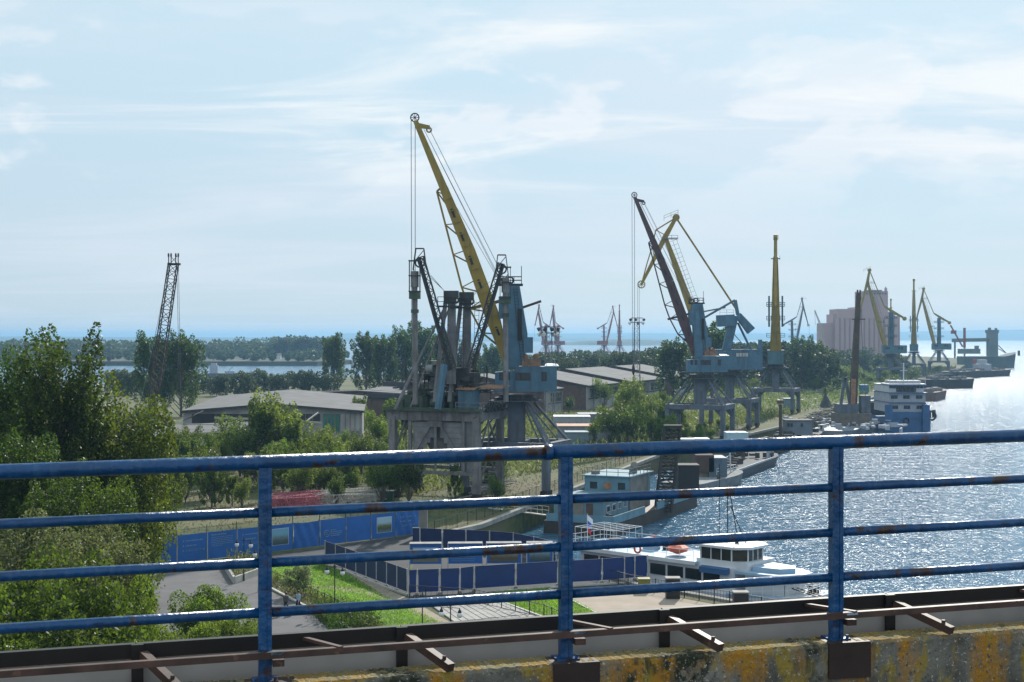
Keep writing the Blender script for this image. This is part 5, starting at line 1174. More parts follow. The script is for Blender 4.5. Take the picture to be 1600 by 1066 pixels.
# big gabled workshop on the left with broken wing
def X(u, Y, z): return Vector(((u - 800) / F * Y, Y, z))
o = thing('workshop', 'wide grey roofed workshop with a shallow gable and a torn front wing', 'building', X(425, 300, 0))
eL, eR, pk = X(283, 292, 6.6), X(569, 292, 6.6), X(425, 292, 8.1)
back = Vector((-6, 66, 0))
part('roof', MB().prism([eL, pk, pk + back + zz * .5, eL + back + zz * .3], zz * .3), roofm, o); part('roof', MB().prism([pk, eR, eR + back + zz * .3, pk + back + zz * .5], zz * .3), roofm, o)
part('fascia', MB().beam(eL + Vector((0, -.2, .1)), pk + Vector((0, -.2, .1)), .15, .45).beam(pk + Vector((0, -.2, .1)), eR + Vector((0, -.2, .1)), .15, .45), fasc, o)
part('gable_wall', MB().prism([X(286, 293, 0), X(566, 293, 0), X(566, 293, 6.5), X(425, 293, 8.0), X(286, 293, 6.5)], (0, .4, 0)), walls, o)
part('side_wall', MB().prism([X(566, 293.5, 0), X(566, 293.5, 6.5), X(566, 293.5, 6.5) + back, X(566, 293.5, 0) + back], (-.4, 0, 0)), walls, o)
for u0, u1, m_2 in ((505, 530, greeng), (532, 562, walls), (455, 500, fasc), (300, 450, fasc)):
    w_ = part('window', MB().prism([X(u0, 292.8, 2.6 if m_2 is not fasc else 4.3), X(u1, 292.8, 2.6 if m_2 is not fasc else 4.3), X(u1, 292.8, 6.2), X(u0, 292.8, 6.2)], (0, -.1, 0)), m_2, o)
    for k in range(1, 4): x = u0 + (u1 - u0) * k / 4; part('mullion', MB().beam(X(x, 292.6, 2.6), X(x, 292.6, 6.2), .12), dconc, w_)
part('torn_panel', MB().prism([X(285, 280, 5.4), X(303, 280, 6.6), X(318, 291, 6.9), X(300, 291, 5.6)], zz * .15), roofm, o)
part('torn_panel', MB().prism([X(386, 278, 4.4), X(402, 280, 6.4), X(418, 290, 6.4), X(400, 288, 4.6)], zz * .15), roofm, o)
part('beam', MB().beam(X(290, 279, 4.9), X(452, 279, 4.4), .3, .35).beam(X(335, 285, 5.8), X(470, 285, 5.4), .3, .35).beam(X(455, 282, 5.4), X(502, 282, 5.0), .3, .35).beam(X(478, 283, 5.2), X(497, 290, 6.6), .25), conc, o)
w2 = thing('annexe', 'low grey annexe with dark green windows in front of the workshop', 'building', X(300, 268, 0))
a_, b_ = X(238, 262, 0), X(366, 272, 0); dd_ = (b_ - a_)
part('front_wall', MB().prism([a_, b_, b_ + zz * 3.9, a_ + zz * 3.3], (0, .4, 0)), walls, w2)
part('roof', MB().prism([a_ + Vector((-.6, -.8, 3.4)), b_ + Vector((.6, -.8, 4.1)), b_ + Vector((2, 14, 4.9)), a_ + Vector((-1, 16, 4.6))], zz * .25), roofm, w2)
part('roof_edge', MB().beam(a_ + Vector((-.6, -.95, 3.45)), b_ + Vector((.6, -.95, 4.15)), .12, .35), conc, w2)
part('side_wall', MB().prism([b_ + Vector((0, .4, 0)), b_ + Vector((1.5, 14, 0)), b_ + Vector((1.5, 14, 4.8)), b_ + Vector((0, .4, 4.0))], (-.3, 0, 0)), walls, w2)
for t0, t1 in ((.02, .10), (.12, .20), (.22, .29), (.32, .40), (.66, .77), (.79, .90), (.93, .99)):
    w_ = part('window', MB().prism([a_ + dd_ * t0 + zz * 1.5, a_ + dd_ * t1 + zz * 1.5, a_ + dd_ * t1 + zz * 3.1, a_ + dd_ * t0 + zz * 3.0], (0, -.06, 0)), mat('dark green glazing', (.02, .07, .065), rough=.2, var=.3), w2)
    part('frame', MB().beam(a_ + dd_ * ((t0 + t1) / 2) + Vector((0, -.1, 1.5)), a_ + dd_ * ((t0 + t1) / 2) + Vector((0, -.1, 3.0)), .08).beam(a_ + dd_ * t1 + Vector((.3, -.1, 1.3)), a_ + dd_ * t1 + Vector((.3, -.1, 3.3)), .25), conc, w_)
part('sill_band', MB().beam(a_ + Vector((0, -.1, 1.25)), b_ + Vector((0, -.1, 1.35)), .15, .25), dconc, w2)
# cabins and containers
def container(label, u0, u1, vb, h, m, dep=2.6, roof=None, ribs=True, group='cabins and containers on the yard'):
    a = G(u0, vb); b2 = Vector(((u1 - 800) / F * a.y, a.y, 0)); o = thing('container', label, 'container', a, group); w = b2.x - a.x
    body = part('body', MB().box2(a.x, b2.x, a.y, a.y + dep, .25, h), m, o)
    if ribs:
        n = max(4, int(w / .9)); rb = MB()
        for k in range(n + 1): rb.box((a.x + w * k / n, a.y - .03, h / 2 + .12), (.12, .06, h - .3))
        part('ribs', rb, m, body)
    part('roof', MB().box((a.x + w / 2, a.y + dep / 2, h + .08), (w + .3, dep + .4, .14), rx=.01), roof or m, o)
    part('skids', MB().box((a.x + w / 2, a.y + .3, .12), (w - .6, .3, .24)).box((a.x + w / 2, a.y + dep - .3, .12), (w - .6, .3, .24)), darkm, o)
    return o
lg = mat('pale grey sheet', (.36, .38, .42), rough=.6, var=.12); mg = mat('mid grey sheet', (.20, .215, .25), rough=.6, var=.15)
tq = mat('blue grey sheet', (.17, .25, .29), rough=.6, var=.15); whr = mat('sunlit white sheet', (.7, .72, .74)); orr = mat('orange brown roof sheet', (.42, .22, .13), rough=.7, var=.2)
container('pale grey container with a white roof, on the left of the cabin group', 866, 922, 669, 2.7, lg, 6, whr)
container('mid grey container behind the pale one', 904, 950, 666, 2.9, mg, 6)
container('long cabin with an orange brown roof below the containers', 872, 960, 692, 3.4, mg, 7, orr)
container('blue grey cabin with ribbed sides in front of the orange roofed one', 884, 919, 697, 2.7, tq, 4)
container('blue grey box cabin on legs by the end-on crane', 1226, 1242, 641, 3.4, tq, 3)
container('bright blue container beside the dark floating crane boom', 1346, 1357, 615, 3.2, mat('bright blue sheet', (.05, .16, .30)), 4)
container('small dark green container beside the left gantry leg', 596, 613, 787, 1.4, mat('dark green sheet', (.02, .06, .035)), 2)
container('white shed with a long roof behind the gantry legs', 700, 742, 742, 3.2, lg, 5, whr)
p = G(661, 840); tag(link('concrete_post', MB().box(p + zz * 1.9, (.95, .6, 3.8)), dconc, loc=p), 'grey concrete post standing right of the banner fence', 'post')
p = G(1290, 637); o = thing('conical_marker', 'dark pyramid marker standing in the meadow left of the floating crane', 'marker', p); part('cone', MB().lathe(p, [(2.3, 0), (.3, 4.2), (.2, 4.5)], 5), gdark, o); part('base', MB().box(p + zz * .1, (4.6, 4.6, .2)), gst, o)
# heaps of steelwork and rubble
def scrap(name, label, poly, n, hh, m, size, seed, cat='scrap pile'):
    P = [G(u, v) for u, v in poly]; r = random.Random(seed); mb = MB(); c = sum(P, Vector()) / len(P)
    for k in range(n):
        i = r.randrange(len(P)); q = c.lerp(P[i], r.uniform(0, 1)).lerp(P[(i + 1) % len(P)], r.uniform(0, .5)); a = r.uniform(-.5, .5) + (0 if r.random() < .7 else 1.4)
        d = Vector((math.cos(a), math.sin(a), r.uniform(-.12, .25))) * size * r.uniform(.4, 1.2); z = r.uniform(.1, hh) * r.uniform(.4, 1)
        mb.beam(q - d / 2 + zz * z, q + d / 2 + zz * z, r.uniform(.06, .16))
    o = thing(name, label, cat, c); part('bars', mb, m, o, kind='stuff'); return o
pinkm = mat('pinkish red primer steel', (.34, .09, .12), rough=.7, var=.3, scale=1)
palem = mat('pale weathered steel', (.40, .38, .34), rough=.7, var=.3, scale=1)
def boompile(name, label, u0, u1, v, n, m, group, seed):
    a = G(u0, v); r = random.Random(seed); o = thing(name, label, 'crane part', a, group)
    for k in range(n):
        y0 = a.y + k * 1.5; x0 = (u0 - 800) / F * y0 + r.uniform(-1, 1); x1 = (u1 - 800) / F * y0 + r.uniform(-1, 1)
        part('lattice_section', MB().lattice((x0, y0, .8), (x1, y0 + r.uniform(-.5, 1), .8 + r.uniform(0, .5)), 1.2, 1.2, bays=10, c=.11, b=.06), m, o)
    return o
boompile('lattice_boom_stack', 'stack of pinkish red lattice boom sections lying behind the banner fence', 424, 492, 797, 5, pinkm, 'crane parts behind the banner fence', 3)
boompile('lattice_boom_stack', 'stack of pale grey lattice boom sections right of the red one', 500, 596, 790, 5, palem, 'crane parts behind the banner fence', 4)
scrap('scrap_pile', 'tangle of red scrap steel under the red boom sections', [(424, 795), (500, 797), (505, 780), (430, 778)], 90, 2.0, pinkm, 3, 5)
scrap('scrap_pile', 'tangle of pale scrap steel reaching to the green container', [(505, 793), (600, 790), (600, 774), (515, 776)], 110, 1.8, palem, 3, 6)
scrap('scrap_pile', 'heap of bent grey bars between the gantry legs', [(725, 785), (795, 778), (798, 750), (735, 755)], 150, 4.0, gplank, 2.6, 7)
scrap('scrap_pile', 'pale scrap around the foot of the big blue crane', [(775, 730), (900, 720), (905, 700), (790, 700)], 130, 2.0, palem, 2.5, 8)
scrap('scrap_pile', 'low heap of pale pipes in the meadow right of the end-on crane', [(1245, 615), (1310, 616), (1312, 606), (1250, 606)], 90, 1.8, palem, 6, 9)
scrap('scrap_pile', 'rusty bars and cables heaped on the quay edge left of the grey barge', [(1235, 668), (1300, 640), (1330, 636), (1290, 662)], 160, 2.4, gdark, 4, 10)
scrap('scrap_pile', 'dark litter on the quay under the double jib crane before the elevator', [(1380, 612), (1480, 588), (1500, 580), (1440, 585)], 140, 2.5, gst, 6, 12)
# grain elevator far behind
pk_ = mat('pinkish elevator concrete', (.46, .30, .29), rough=.9, var=.08, scale=.03)
YE = 1240
o = thing('grain_elevator', 'huge pinkish grain elevator with a tall tower block far down the quay', 'building', gz(1350, YE))
def blk(u0, u1, vt, y0, dep, name='block'):
    a = W(u0, vt, YE); x0, x1 = (u0 - 800) / F * YE, (u1 - 800) / F * YE; return part(name, MB().box2(x0, x1, YE + y0, YE + y0 + dep, 0, a.z), pk_, o)
blk(1285, 1303, 505, 3, 20); blk(1302, 1309, 491, 1, 26); blk(1307, 1337, 483, -2, 30); tb = blk(1346, 1387.5, 455, 0, 24, 'tower_block'); blk(1336, 1347, 480, 0, 28); blk(1387.5, 1400, 487, 2, 24); blk(1400, 1408, 494, 4, 20)
for k in range(13):
    u = 1307 + k * 7.6; x = (u - 800) / F * YE; part('silo_tube', MB().tube((x, YE - 3, 0), (x, YE - 3, W(0, 497, YE).z), 2.1, n=10), pk_, o)
part('roof_gear', MB().box(W(1384, 453, YE), (2, 2, 3)).box(W(1365, 454, YE), (14, 4, 1)).tube(W(1384, 455, YE), W(1384, 448, YE), .5), pk_, tb)
rwin = MB()
for k in range(9): x = (1350 + k * 4.2 - 800) / F * YE; rwin.box((x, YE - .2, W(0, 459, YE).z), (.9, .3, 1.2))
part('vents', rwin, fasc, tb)
o = thing('mobile_crane', 'thin pale crane boom rising left of the elevator', 'crane', G(1290, 572)); Yq = o.location.y
part('boom', MB().lattice(W(1289, 572, Yq), W(1285, 516, Yq), 1.4, 1.4, 1.2, 1.2, bays=10, c=.3, b=.15, up=(0, 1, 0)).lattice(W(1285, 516, Yq), W(1273, 485, Yq), 1.2, 1.2, .5, .5, bays=6, c=.3, b=.15, up=(0, 1, 0)), palem, o)
part('chassis', MB().box(W(1291, 573, Yq), (9, 3, 2)), palem, o); part('ropes', MB().tube(W(1273, 486, Yq), W(1274, 508, Yq), .12, n=4), rope, o)

# ------------------------------------------------------------------ vessels
wht = mat('white ship paint', (.62, .64, .67), rough=.45, var=.10, scale=.5, rust=.05, rscale=2)
whd = mat('pale deck paint', (.30, .44, .58), rough=.45, var=.12, scale=.5)
shb = mat('ship blue paint', (.03, .10, .24), rough=.5, var=.25, scale=.5)
hullk = mat('dark rusty hull', (.045, .038, .036), rough=.8, var=.35, scale=.4, rust=.22, rcol=(.10, .05, .03), rscale=.8)
pont = mat('faded light blue paint', (.13, .25, .32), rough=.7, var=.2, scale=.5, rust=.12, rcol=(.12, .10, .09), rscale=.9)
orl = mat('orange lifebuoy', (.62, .10, .04), rough=.5, var=.1)
def hull(o, name, A, B, wid, z0, z1, m, bow=.14, stern=.06, flare=.88, sheer=.6):
    """ship hull from stern A to bow B (world points on the water line)"""
    A, B = Vector((A[0], A[1], 0)), Vector((B[0], B[1], 0)); d = (B - A).normalized(); n = Vector((d.y, -d.x, 0)); Lh = (B - A).length; mb = MB(); N_ = 18; prof = []
    for i in range(N_ + 1):
        t = i / N_; w = wid / 2
        if t > 1 - bow: w *= math.sqrt(max(0.0, 1 - ((t - 1 + bow) / bow) ** 2)) * .97 + .03
        if t < stern: w *= .75 + .25 * t / stern
        zt = z1 + sheer * max(0, (t - .7) / .3) ** 2; prof.append((t, w, zt))
    for t, w, zt in prof:
        c = A + d * Lh * t; ex = d * (.03 * Lh * max(0, (t - .85) / .15))
        for s in (-1, 1): mb.v += [tuple(c + n * s * w * flare + zz * z0), tuple(c + ex + n * s * w + zz * zt)]
    for i in range(N_):
        a, b2 = i * 4, i * 4 + 4; mb.f += [(a, b2, b2 + 1, a + 1), (a + 3, b2 + 3, b2 + 2, a + 2), (a + 1, b2 + 1, b2 + 3, a + 3)]
    mb.f += [(0, 1, 3, 2), (N_ * 4 + 2, N_ * 4 + 3, N_ * 4 + 1, N_ * 4)]
    return part(name, mb, m, o), prof, d, n, Lh
WZ = -3.0
# passenger ship
s0 = Vector((7.4, 142.8, WZ)); s1 = s0 + Vector((.736, -.677, 0)) * 28
o = thing('passenger_ship', 'white river passenger ship moored at the quay, wheelhouse amidships and orange lifebuoys', 'ship', (s0 + s1) / 2)
hh, pr, sd, sn, SL = hull(o, 'hull', s0, s1, 6.2, WZ, WZ + 1.9, wht, bow=.22, sheer=1.0)
def SP(s, n_, z): return s0 + sd * s + sn * n_ + zz * z          # metres from the stern, sideways (+ is towards the bridge side), above water
part('waterline_stripe', MB().beam(SP(1, 3.13, 1.2), SP(SL * .78, 3.13, 1.2), .04, .14).beam(SP(1, 3.13, 1.6), SP(SL * .78, 3.13, 1.6), .04, .10), shb, hh)
sg = 1 if sn.y < 0 else -1
part('saloon', MB().prism([SP(1.5, -2.6, 1.9), SP(19.5, -2.6, 1.9), SP(19.5, 2.6, 1.9), SP(1.5, 2.6, 1.9)], zz * 2.3), wht, o)
for side in (-1, 1):
    for k in range(8):
        a = 2.0 + k * 2.02
        w_ = part('window', MB().prism([SP(a, side * 2.62, 2.75), SP(a + 1.75, side * 2.62, 2.75), SP(a + 1.75, side * 2.62, 3.75), SP(a, side * 2.62, 3.75)], sn * side * .05), darkm, o)
        part('pane', MB().prism([SP(a + .1, side * 2.68, 2.85), SP(a + 1.65, side * 2.68, 2.85), SP(a + 1.65, side * 2.68, 3.65), SP(a + .1, side * 2.68, 3.65)], sn * side * .02), winm, w_)
dk = part('upper_deck', MB().prism([SP(-.3, -3.0, 4.2), SP(15.5, -3.0, 4.2), SP(15.5, 3.0, 4.2), SP(-.3, 3.0, 4.2)], zz * .22), whd, o)
part('deck_edge', MB().beam(SP(-.3, 3.05, 4.3), SP(15.5, 3.05, 4.3), .12, .35).beam(SP(-.3, -3.05, 4.3), SP(15.5, -3.05, 4.3), .12, .35), wht, dk)
hrm = MB().handrail([SP(-.1, 2.9, 4.42), SP(15.2, 2.9, 4.42)], 1.0, .02, 1.5).handrail([SP(-.1, 2.9, 4.42), SP(-.1, -2.9, 4.42), SP(15.2, -2.9, 4.42)], 1.0, .02, 1.5); part('handrail', hrm, wht, dk)
cv = MB()
for k in range(7): cv.beam(SP(.3 + k * .8, -2.6, 4.4), SP(.3 + k * .8, -2.6, 6.2), .05).beam(SP(.3 + k * .8, 2.0, 4.4), SP(.3 + k * .8, 2.0, 6.2), .05).beam(SP(.3 + k * .8, -2.6, 6.2), SP(.3 + k * .8, 2.0, 6.2), .05)
cv.beam(SP(.3, -2.6, 6.2), SP(5.1, -2.6, 6.2), .05).beam(SP(.3, 2.0, 6.2), SP(5.1, 2.0, 6.2), .05); part('awning_frame', cv, wht, dk)
for a, nn in ((5.2, 2.95), (8.8, 2.95), (6.2, -2.95), (12.6, -2.95)): tag(part('lifebuoy', MB().ring(SP(a, nn, 4.95), sn, .36, .10, 16, 8), orl, o), 'orange lifebuoy hung on the deck rail')
lf = part('dinghy', MB().lathe(SP(12.0, .9, 4.6), [(.2, 0), (.9, .25), (1.05, .6), (.6, .85)], 10), orl, o, 'orange covered dinghy on the upper deck')
part('deck_locker', MB().prism([SP(7, -1.2, 4.42), SP(8.4, -1.2, 4.42), SP(8.4, -.2, 4.42), SP(7, -.2, 4.42)], zz * 1.1), whd, dk)
wh = part('wheelhouse_base', MB().prism([SP(15.2, -2.4, 4.0), SP(20.6, -2.3, 4.0), SP(20.6, 2.3, 4.0), SP(15.2, 2.4, 4.0)], zz * .75), wht, o)
wb = MB(); cor = [(15.6, -2.3), (18.9, -2.2), (20.0, -1.2), (20.0, 1.2), (18.9, 2.2), (15.6, 2.3)]
for (a, n1), (b2, n2_) in zip(cor, cor[1:] + cor[:1]):
    wb.beam(SP(a, n1, 4.75), SP(a, n1, 5.85), .12); k = 3 if abs(a - b2) + abs(n1 - n2_) > 2.2 else 1
    for i in range(1, k): wb.beam(SP(a + (b2 - a) * i / k, n1 + (n2_ - n1) * i / k, 4.75), SP(a + (b2 - a) * i / k, n1 + (n2_ - n1) * i / k, 5.85), .09)
part('window_posts', wb, wht, wh); part('wheelhouse_windows', MB().prism([SP(a * 1.0, n1 * .97, 4.75) for a, n1 in cor], zz * 1.1), mat('tinted glass', (.03, .028, .022), rough=.05, var=.1), wh)
part('wheelhouse_roof', MB().prism([SP(a + (.5 if a > 16 else -.5), n1 * 1.14, 5.85) for a, n1 in cor], zz * .22), wht, wh)
mst = MB().tube(SP(17, 0, 6.05), SP(17, 0, 10.8), .05, n=5).tube(SP(15.4, -1, 6.05), SP(15.4, -1, 13.2), .03, n=4).tube(SP(18.6, .6, 6.05), SP(17.7, .6, 10.6), .04, n=4).tube(SP(18.6, -.6, 6.05), SP(17.7, .6, 9.6), .04, n=4).box(SP(18.0, 0, 6.3), (.3, .3, .5)).beam(SP(17, -.8, 9.4), SP(17, .8, 9.4), .05).beam(SP(17, -.8, 10.4), SP(17, .8, 10.4), .05)
part('mast', mst, darkm, wh)
part('foredeck_house', MB().prism([SP(20.4, -2.3, 1.9), SP(24.3, -1.5, 1.9), SP(24.3, 1.5, 1.9), SP(20.4, 2.3, 1.9)], zz * 1.9), wht, o)
part('foredeck_roof', MB().prism([SP(19.6, -2.9, 3.8), SP(23.6, -2.4, 3.8), SP(25.2, -1.2, 3.8), SP(25.2, 1.2, 3.8), SP(23.6, 2.4, 3.8), SP(19.6, 2.9, 3.8)], zz * .22), whd, o)
part('roof_hatch', MB().prism([SP(20.8, -1.7, 4.03), SP(23.4, -1.3, 4.03), SP(24.2, 0, 4.03), SP(23.4, 1.3, 4.03), SP(20.8, 1.7, 4.03)], zz * .4), whd, o)
part('blue_awning', MB().prism([SP(16.0, 2.65, 3.7), SP(19.0, 2.65, 3.7), SP(19.0, 3.15, 3.6), SP(16.0, 3.15, 3.6)], zz * .5), shb, o)
lfb = MB()
for a in (25.0, 26.4): lfb.handrail([SP(a, -2.0, 2.6), SP(a + .3, 2.0, 2.6)], 1.0, .025, .8)
for s in (-1, 1): lfb.handrail([SP(21.5, s * 2.95, 1.95), SP(24.5, s * 2.3, 2.3), SP(27.2, s * .9, 2.8)], 1.0, .025, 1.0)
part('bow_rail', lfb, wht, o)
gw_ = MB()
for s in (-.35, .35): gw_.beam(SP(25, s + 1.6, 3.0), SP(29.4, s + 2.6, 2.6), .07)
for k in range(12): t = k / 11; gw_.beam(SP(25 + 4.4 * t, 1.25 + t, 3.0 - .4 * t), SP(25 + 4.4 * t, 1.95 + t, 3.0 - .4 * t), .06)
part('bow_ladder', gw_, darkm, o); part('anchor_winch', MB().tube(SP(26, -.5, 2.9), SP(26, .5, 2.9), .3).box(SP(26, 0, 2.6), (.8, 1.0, .5)), darkm, o)
for k in range(7): part('tyre', MB().ring(SP(3 + k * 3.2, 3.16, 1.0), sn, .28, .11, 12, 5), darkm, o)
part('boot_stripe', MB().beam(SP(1, 2.86, .25), SP(SL * .78, 2.86, .25), .30, .5), shb, hh)
part('side_walkway', MB().beam(SP(19, 3.0, 2.0), SP(25.5, 2.2, 2.2), .9, .1), whd, o)
part('roof_clutter', MB().box(SP(3, -1, 4.7), (1.2, .8, .6)).box(SP(9.5, -1.8, 4.65), (2.0, .5, .5)).tube(SP(13.6, -1.6, 4.4), SP(13.6, -1.6, 5.6), .22, n=8), darkm, o)
flg = thing('flag', 'white blue and red striped flag on the stern staff of the passenger ship', 'flag', SP(.2, 0, 4.4))
part('staff', MB().tube(SP(.2, 0, 4.3), SP(.2, 0, 7.3), .03, n=5), wht, flg)
for k, cc in enumerate(((.75, .75, .78), (.05, .12, .50), (.60, .04, .04))):
    pts = [SP(.2, 0, 7.2 - k * .55) + Vector((x, .02 * k, zf)) for x, zf in ((0, 0), (.55 - .1 * k, -.5), (.60 - .1 * k, -1.05), (0, -.55))]
    part('stripe', MB().prism(pts, (0, .03, 0)), mat('flag colour %s' % ('white', 'blue', 'red')[k], cc, rough=.8, var=.05), flg)
# moored pontoon with deckhouses
A_, B_ = Vector((8.3, 179.5, WZ)), Vector((20.6, 206.5, WZ)); pd = (B_ - A_).normalized(); pn_ = Vector((pd.y, -pd.x, 0)); PLn = (B_ - A_).length
def PP(s, n_, z): return A_ + pd * s + pn_ * n_ + zz * z
o = thing('pontoon', 'faded light blue accommodation pontoon with a rusty dark hull moored along the old quay', 'pontoon', (A_ + B_) / 2)
part('hull', MB().prism([PP(0, -4.7, 0), PP(0, 4.7, 0), PP(PLn + 6, 4.7, 0), PP(PLn + 6, -4.7, 0)], zz * 1.6), hullk, o)
part('deck', MB().prism([PP(0.2, -4.6, 1.62), PP(0.2, 4.6, 1.62), PP(PLn + 5.8, 4.6, 1.62), PP(PLn + 5.8, -4.6, 1.62)], zz * .05), rustm, o)
for q in ((PP(0, -4.3, 2.1), PP(0, 4.7, 2.1)), (PP(0, 4.75, 2.1), PP(12, 4.75, 2.1)), (PP(17, 4.75, 2.1), PP(PLn + 4, 4.75, 2.1))): part('bulwark', MB().beam(q[0], q[1], .12, 1.0), pont, o)
hs1 = part('deckhouse', MB().prism([PP(2.2, -4.2, 1.65), PP(2.2, 2.6, 1.65), PP(11.5, 2.6, 1.65), PP(11.5, -4.2, 1.65)], zz * 2.5), pont, o)
part('roof', MB().prism([PP(1.8, -4.6, 4.17), PP(1.8, 3.0, 4.17), PP(11.9, 3.0, 4.17), PP(11.9, -4.6, 4.17)], zz * .16), pont, hs1)
part('door', MB().prism([PP(2.17, .3, 1.7), PP(2.17, 1.2, 1.7), PP(2.17, 1.2, 3.8), PP(2.17, .3, 3.8)], pd * -.04), brickm, hs1)
part('rust_panel', MB().prism([PP(2.17, -2.2, 1.9), PP(2.17, -.1, 1.9), PP(2.17, -.1, 4.0), PP(2.17, -2.2, 4.0)], pd * -.03), mat('rust stained panel', (.24, .22, .19), rough=.8, var=.2), hs1)
for k in range(4):
    a = 3.2 + k * 2.1; w_ = part('window', MB().prism([PP(a, 2.63, 2.6), PP(a + 1.2, 2.63, 2.6), PP(a + 1.2, 2.63, 3.5), PP(a, 2.63, 3.5)], pn_ * .05), wht, hs1); part('pane', MB().prism([PP(a + .12, 2.7, 2.7), PP(a + 1.08, 2.7, 2.7), PP(a + 1.08, 2.7, 3.4), PP(a + .12, 2.7, 3.4)], pn_ * .02), winm, w_)
hs2 = part('deckhouse', MB().prism([PP(12.5, -4.0, 1.65), PP(12.5, 2.4, 1.65), PP(21, 2.4, 1.65), PP(21, -4.0, 1.65)], zz * 4.6), pont, o)
part('roof', MB().prism([PP(12.1, -4.3, 6.27), PP(12.1, 2.8, 6.27), PP(21.4, 2.8, 6.27), PP(21.4, -4.3, 6.27)], zz * .14), pont, hs2)
part('roof_gear', MB().tube(PP(14, -3, 6.4), PP(14, -3, 6.9), .6).handrail([PP(12.3, -4, 6.4), PP(12.3, 2.5, 6.4), PP(21, 2.5, 6.4)], 1.0, .04).tube(PP(18, 1, 6.4), PP(17, 1.5, 7.6), .5, n=10), dconc, hs2)
for k in range(3): part('window', MB().prism([PP(12.47, -3.2 + k * 2, 4.6), PP(12.47, -2.2 + k * 2, 4.6), PP(12.47, -2.2 + k * 2, 5.5), PP(12.47, -3.2 + k * 2, 5.5)], pd * -.04), winm if k != 1 else rusty, hs2)
part('grey_side_panel', MB().prism([PP(12.6, 2.42, 1.7), PP(20, 2.42, 1.7), PP(20, 2.42, 6.2), PP(12.6, 2.42, 6.2)], pn_ * .05), dconc, hs2)
part('gangway', MB().beam(PP(1, -4.8, 2.2), PP(-3, -11, 3.2), 1.0, .1).handrail([PP(1, -4.4, 2.3), PP(-3, -10.6, 3.3)], 1.0, .04).handrail([PP(1, -5.3, 2.3), PP(-3, -11.5, 3.3)], 1.0, .04), palem, o)
[part('mooring_post', MB().tube(PP(a, b2, 1.6), PP(a, b2, 2.7), .21), hullk, o) for a, b2 in ((1.0, 4.0), (1.6, 3.4), (.6, -4.0))]
# leaning bow ramp lattice + next vessels
o = thing('landing_ramp', 'black lattice landing ramp leaning up from the pontoon end', 'ramp', PP(20, 3.0, 1.7)); YR = PP(20, 3, 0).y
r_a, r_b = W(1036, 800, YR), W(1051, 667, YR)
part('ramp_frame', MB().lattice(r_a, r_b, 2.2, 1.3, 2.1, 1.2, bays=12, c=.26, b=.14, up=(0, 1, 0)), hullk, o)
sl_ = MB()
for k in range(25): q = r_a.lerp(r_b, k / 24); sl_.beam(q - Vector((1.1, -.2, 0)), q + Vector((1.1, .2, 0)), .12, .25)
part('tread_bars', sl_, hullk, o); part('top_plate', MB().box(r_b + zz * .1, (2.4, 1.6, .3)), hullk, o)
o = thing('fuel_tank_box', 'black steel tank box on deck right of the leaning ramp', 'tank', W(1074, 764, 222))
part('body', MB().box(W(1074, 745, 222), (3.2, 3.5, 3.8)), darkm, o); part('lid', MB().box(W(1074, 726, 222), (3.4, 3.7, .15)), hullk, o)
A2, B2 = Vector((26.5, 226, WZ)), Vector((37.5, 246, WZ))
o = thing('work_boat', 'grey work boat with brown cargo box moored beyond the pontoon', 'boat', (A2 + B2) / 2)
hull(o, 'hull', A2, B2, 7.0, WZ, WZ + 1.7, mat('grey white hull', (.20, .21, .22), rough=.85, var=.25, rust=.2))
part('cargo_box', MB().box(W(1098, 722, 240), (3.0, 6, 2.8)), mat('brown cargo cover', (.085, .055, .045), rough=.9, var=.15), o)
part('deckhouse', MB().box(W(1118, 730, 240), (3.0, 6.0, 3.6)), mat('slate blue cabin', (.09, .13, .17), rough=.6, var=.2), o)
part('sunlit_panel', MB().box(W(1099, 740, 238), (2.6, .3, 1.0)), dirt, o)
part('mast', MB().tube(W(1142, 742, 243), W(1140, 697, 243), .12, n=6), wht, o); [part('tyre', MB().ring(c_, pn_, .5, .18, 12, 5), darkm, o) for c_ in ((29.5, 226.5, -1.6), (34.0, 234, -1.5))]
part('handrail', MB().handrail([W(1120, 742, 236), W(1150, 735, 246)], 1.0, .04), wht, o)
A3, B3 = Vector((34, 246, WZ)), Vector((50, 284, WZ))
o = thing('deck_barge', 'long grey barge with a pale wheelhouse, its stern showing above the top rail', 'barge', (A3 + B3) / 2)
_, _, d3, n3, L3_ = hull(o, 'hull', A3, B3, 8.5, WZ, WZ + 1.6, mat('dull grey hull', (.085, .09, .10), rough=.85, var=.25, rust=.2))
def Q3(s, n_, z): return A3 + d3 * s + n3 * n_ + zz * z
part('hull_edge', MB().beam(Q3(2, 4.1, 1.75), Q3(33, 4.1, 1.75), .15, .3), lg, o)
part('cabin', MB().box(W(1150, 684, 278) , (4.2, 4, 2.2)), mat('pale turquoise cabin', (.36, .50, .56), rough=.5, var=.1), o)
part('cabin_roof', MB().box(W(1150, 675.5, 278), (3.6, 3.6, .2)), whr, o); part('mast', MB().tube(W(1152, 676, 278), W(1151.5, 648, 278), .06, n=5), rope, o)
cl_ = MB(); r = random.Random(9)
for k in range(40): s, n_ = r.uniform(2, 36), r.uniform(-3.5, 3.5); cl_.box(Q3(s, n_, 2.0 + r.uniform(0, .5)), (r.uniform(.3, 1.4), r.uniform(.3, 1.6), r.uniform(.4, 1.4)), rz=r.uniform(0, 3))
part('deck_gear', cl_, hullk, o, kind='stuff')
for k in range(5): part('bollard_pipe', MB().tube(Q3(30 + k * 1.3, 3.5, 1.6), Q3(30 + k * 1.3, 3.5, 4.6), .16, n=6), lg, o)
o = thing('flat_cabin', 'two low white cabin roofs on a work float left of the turquoise wheelhouse', 'cabin', W(1084, 690, 268))
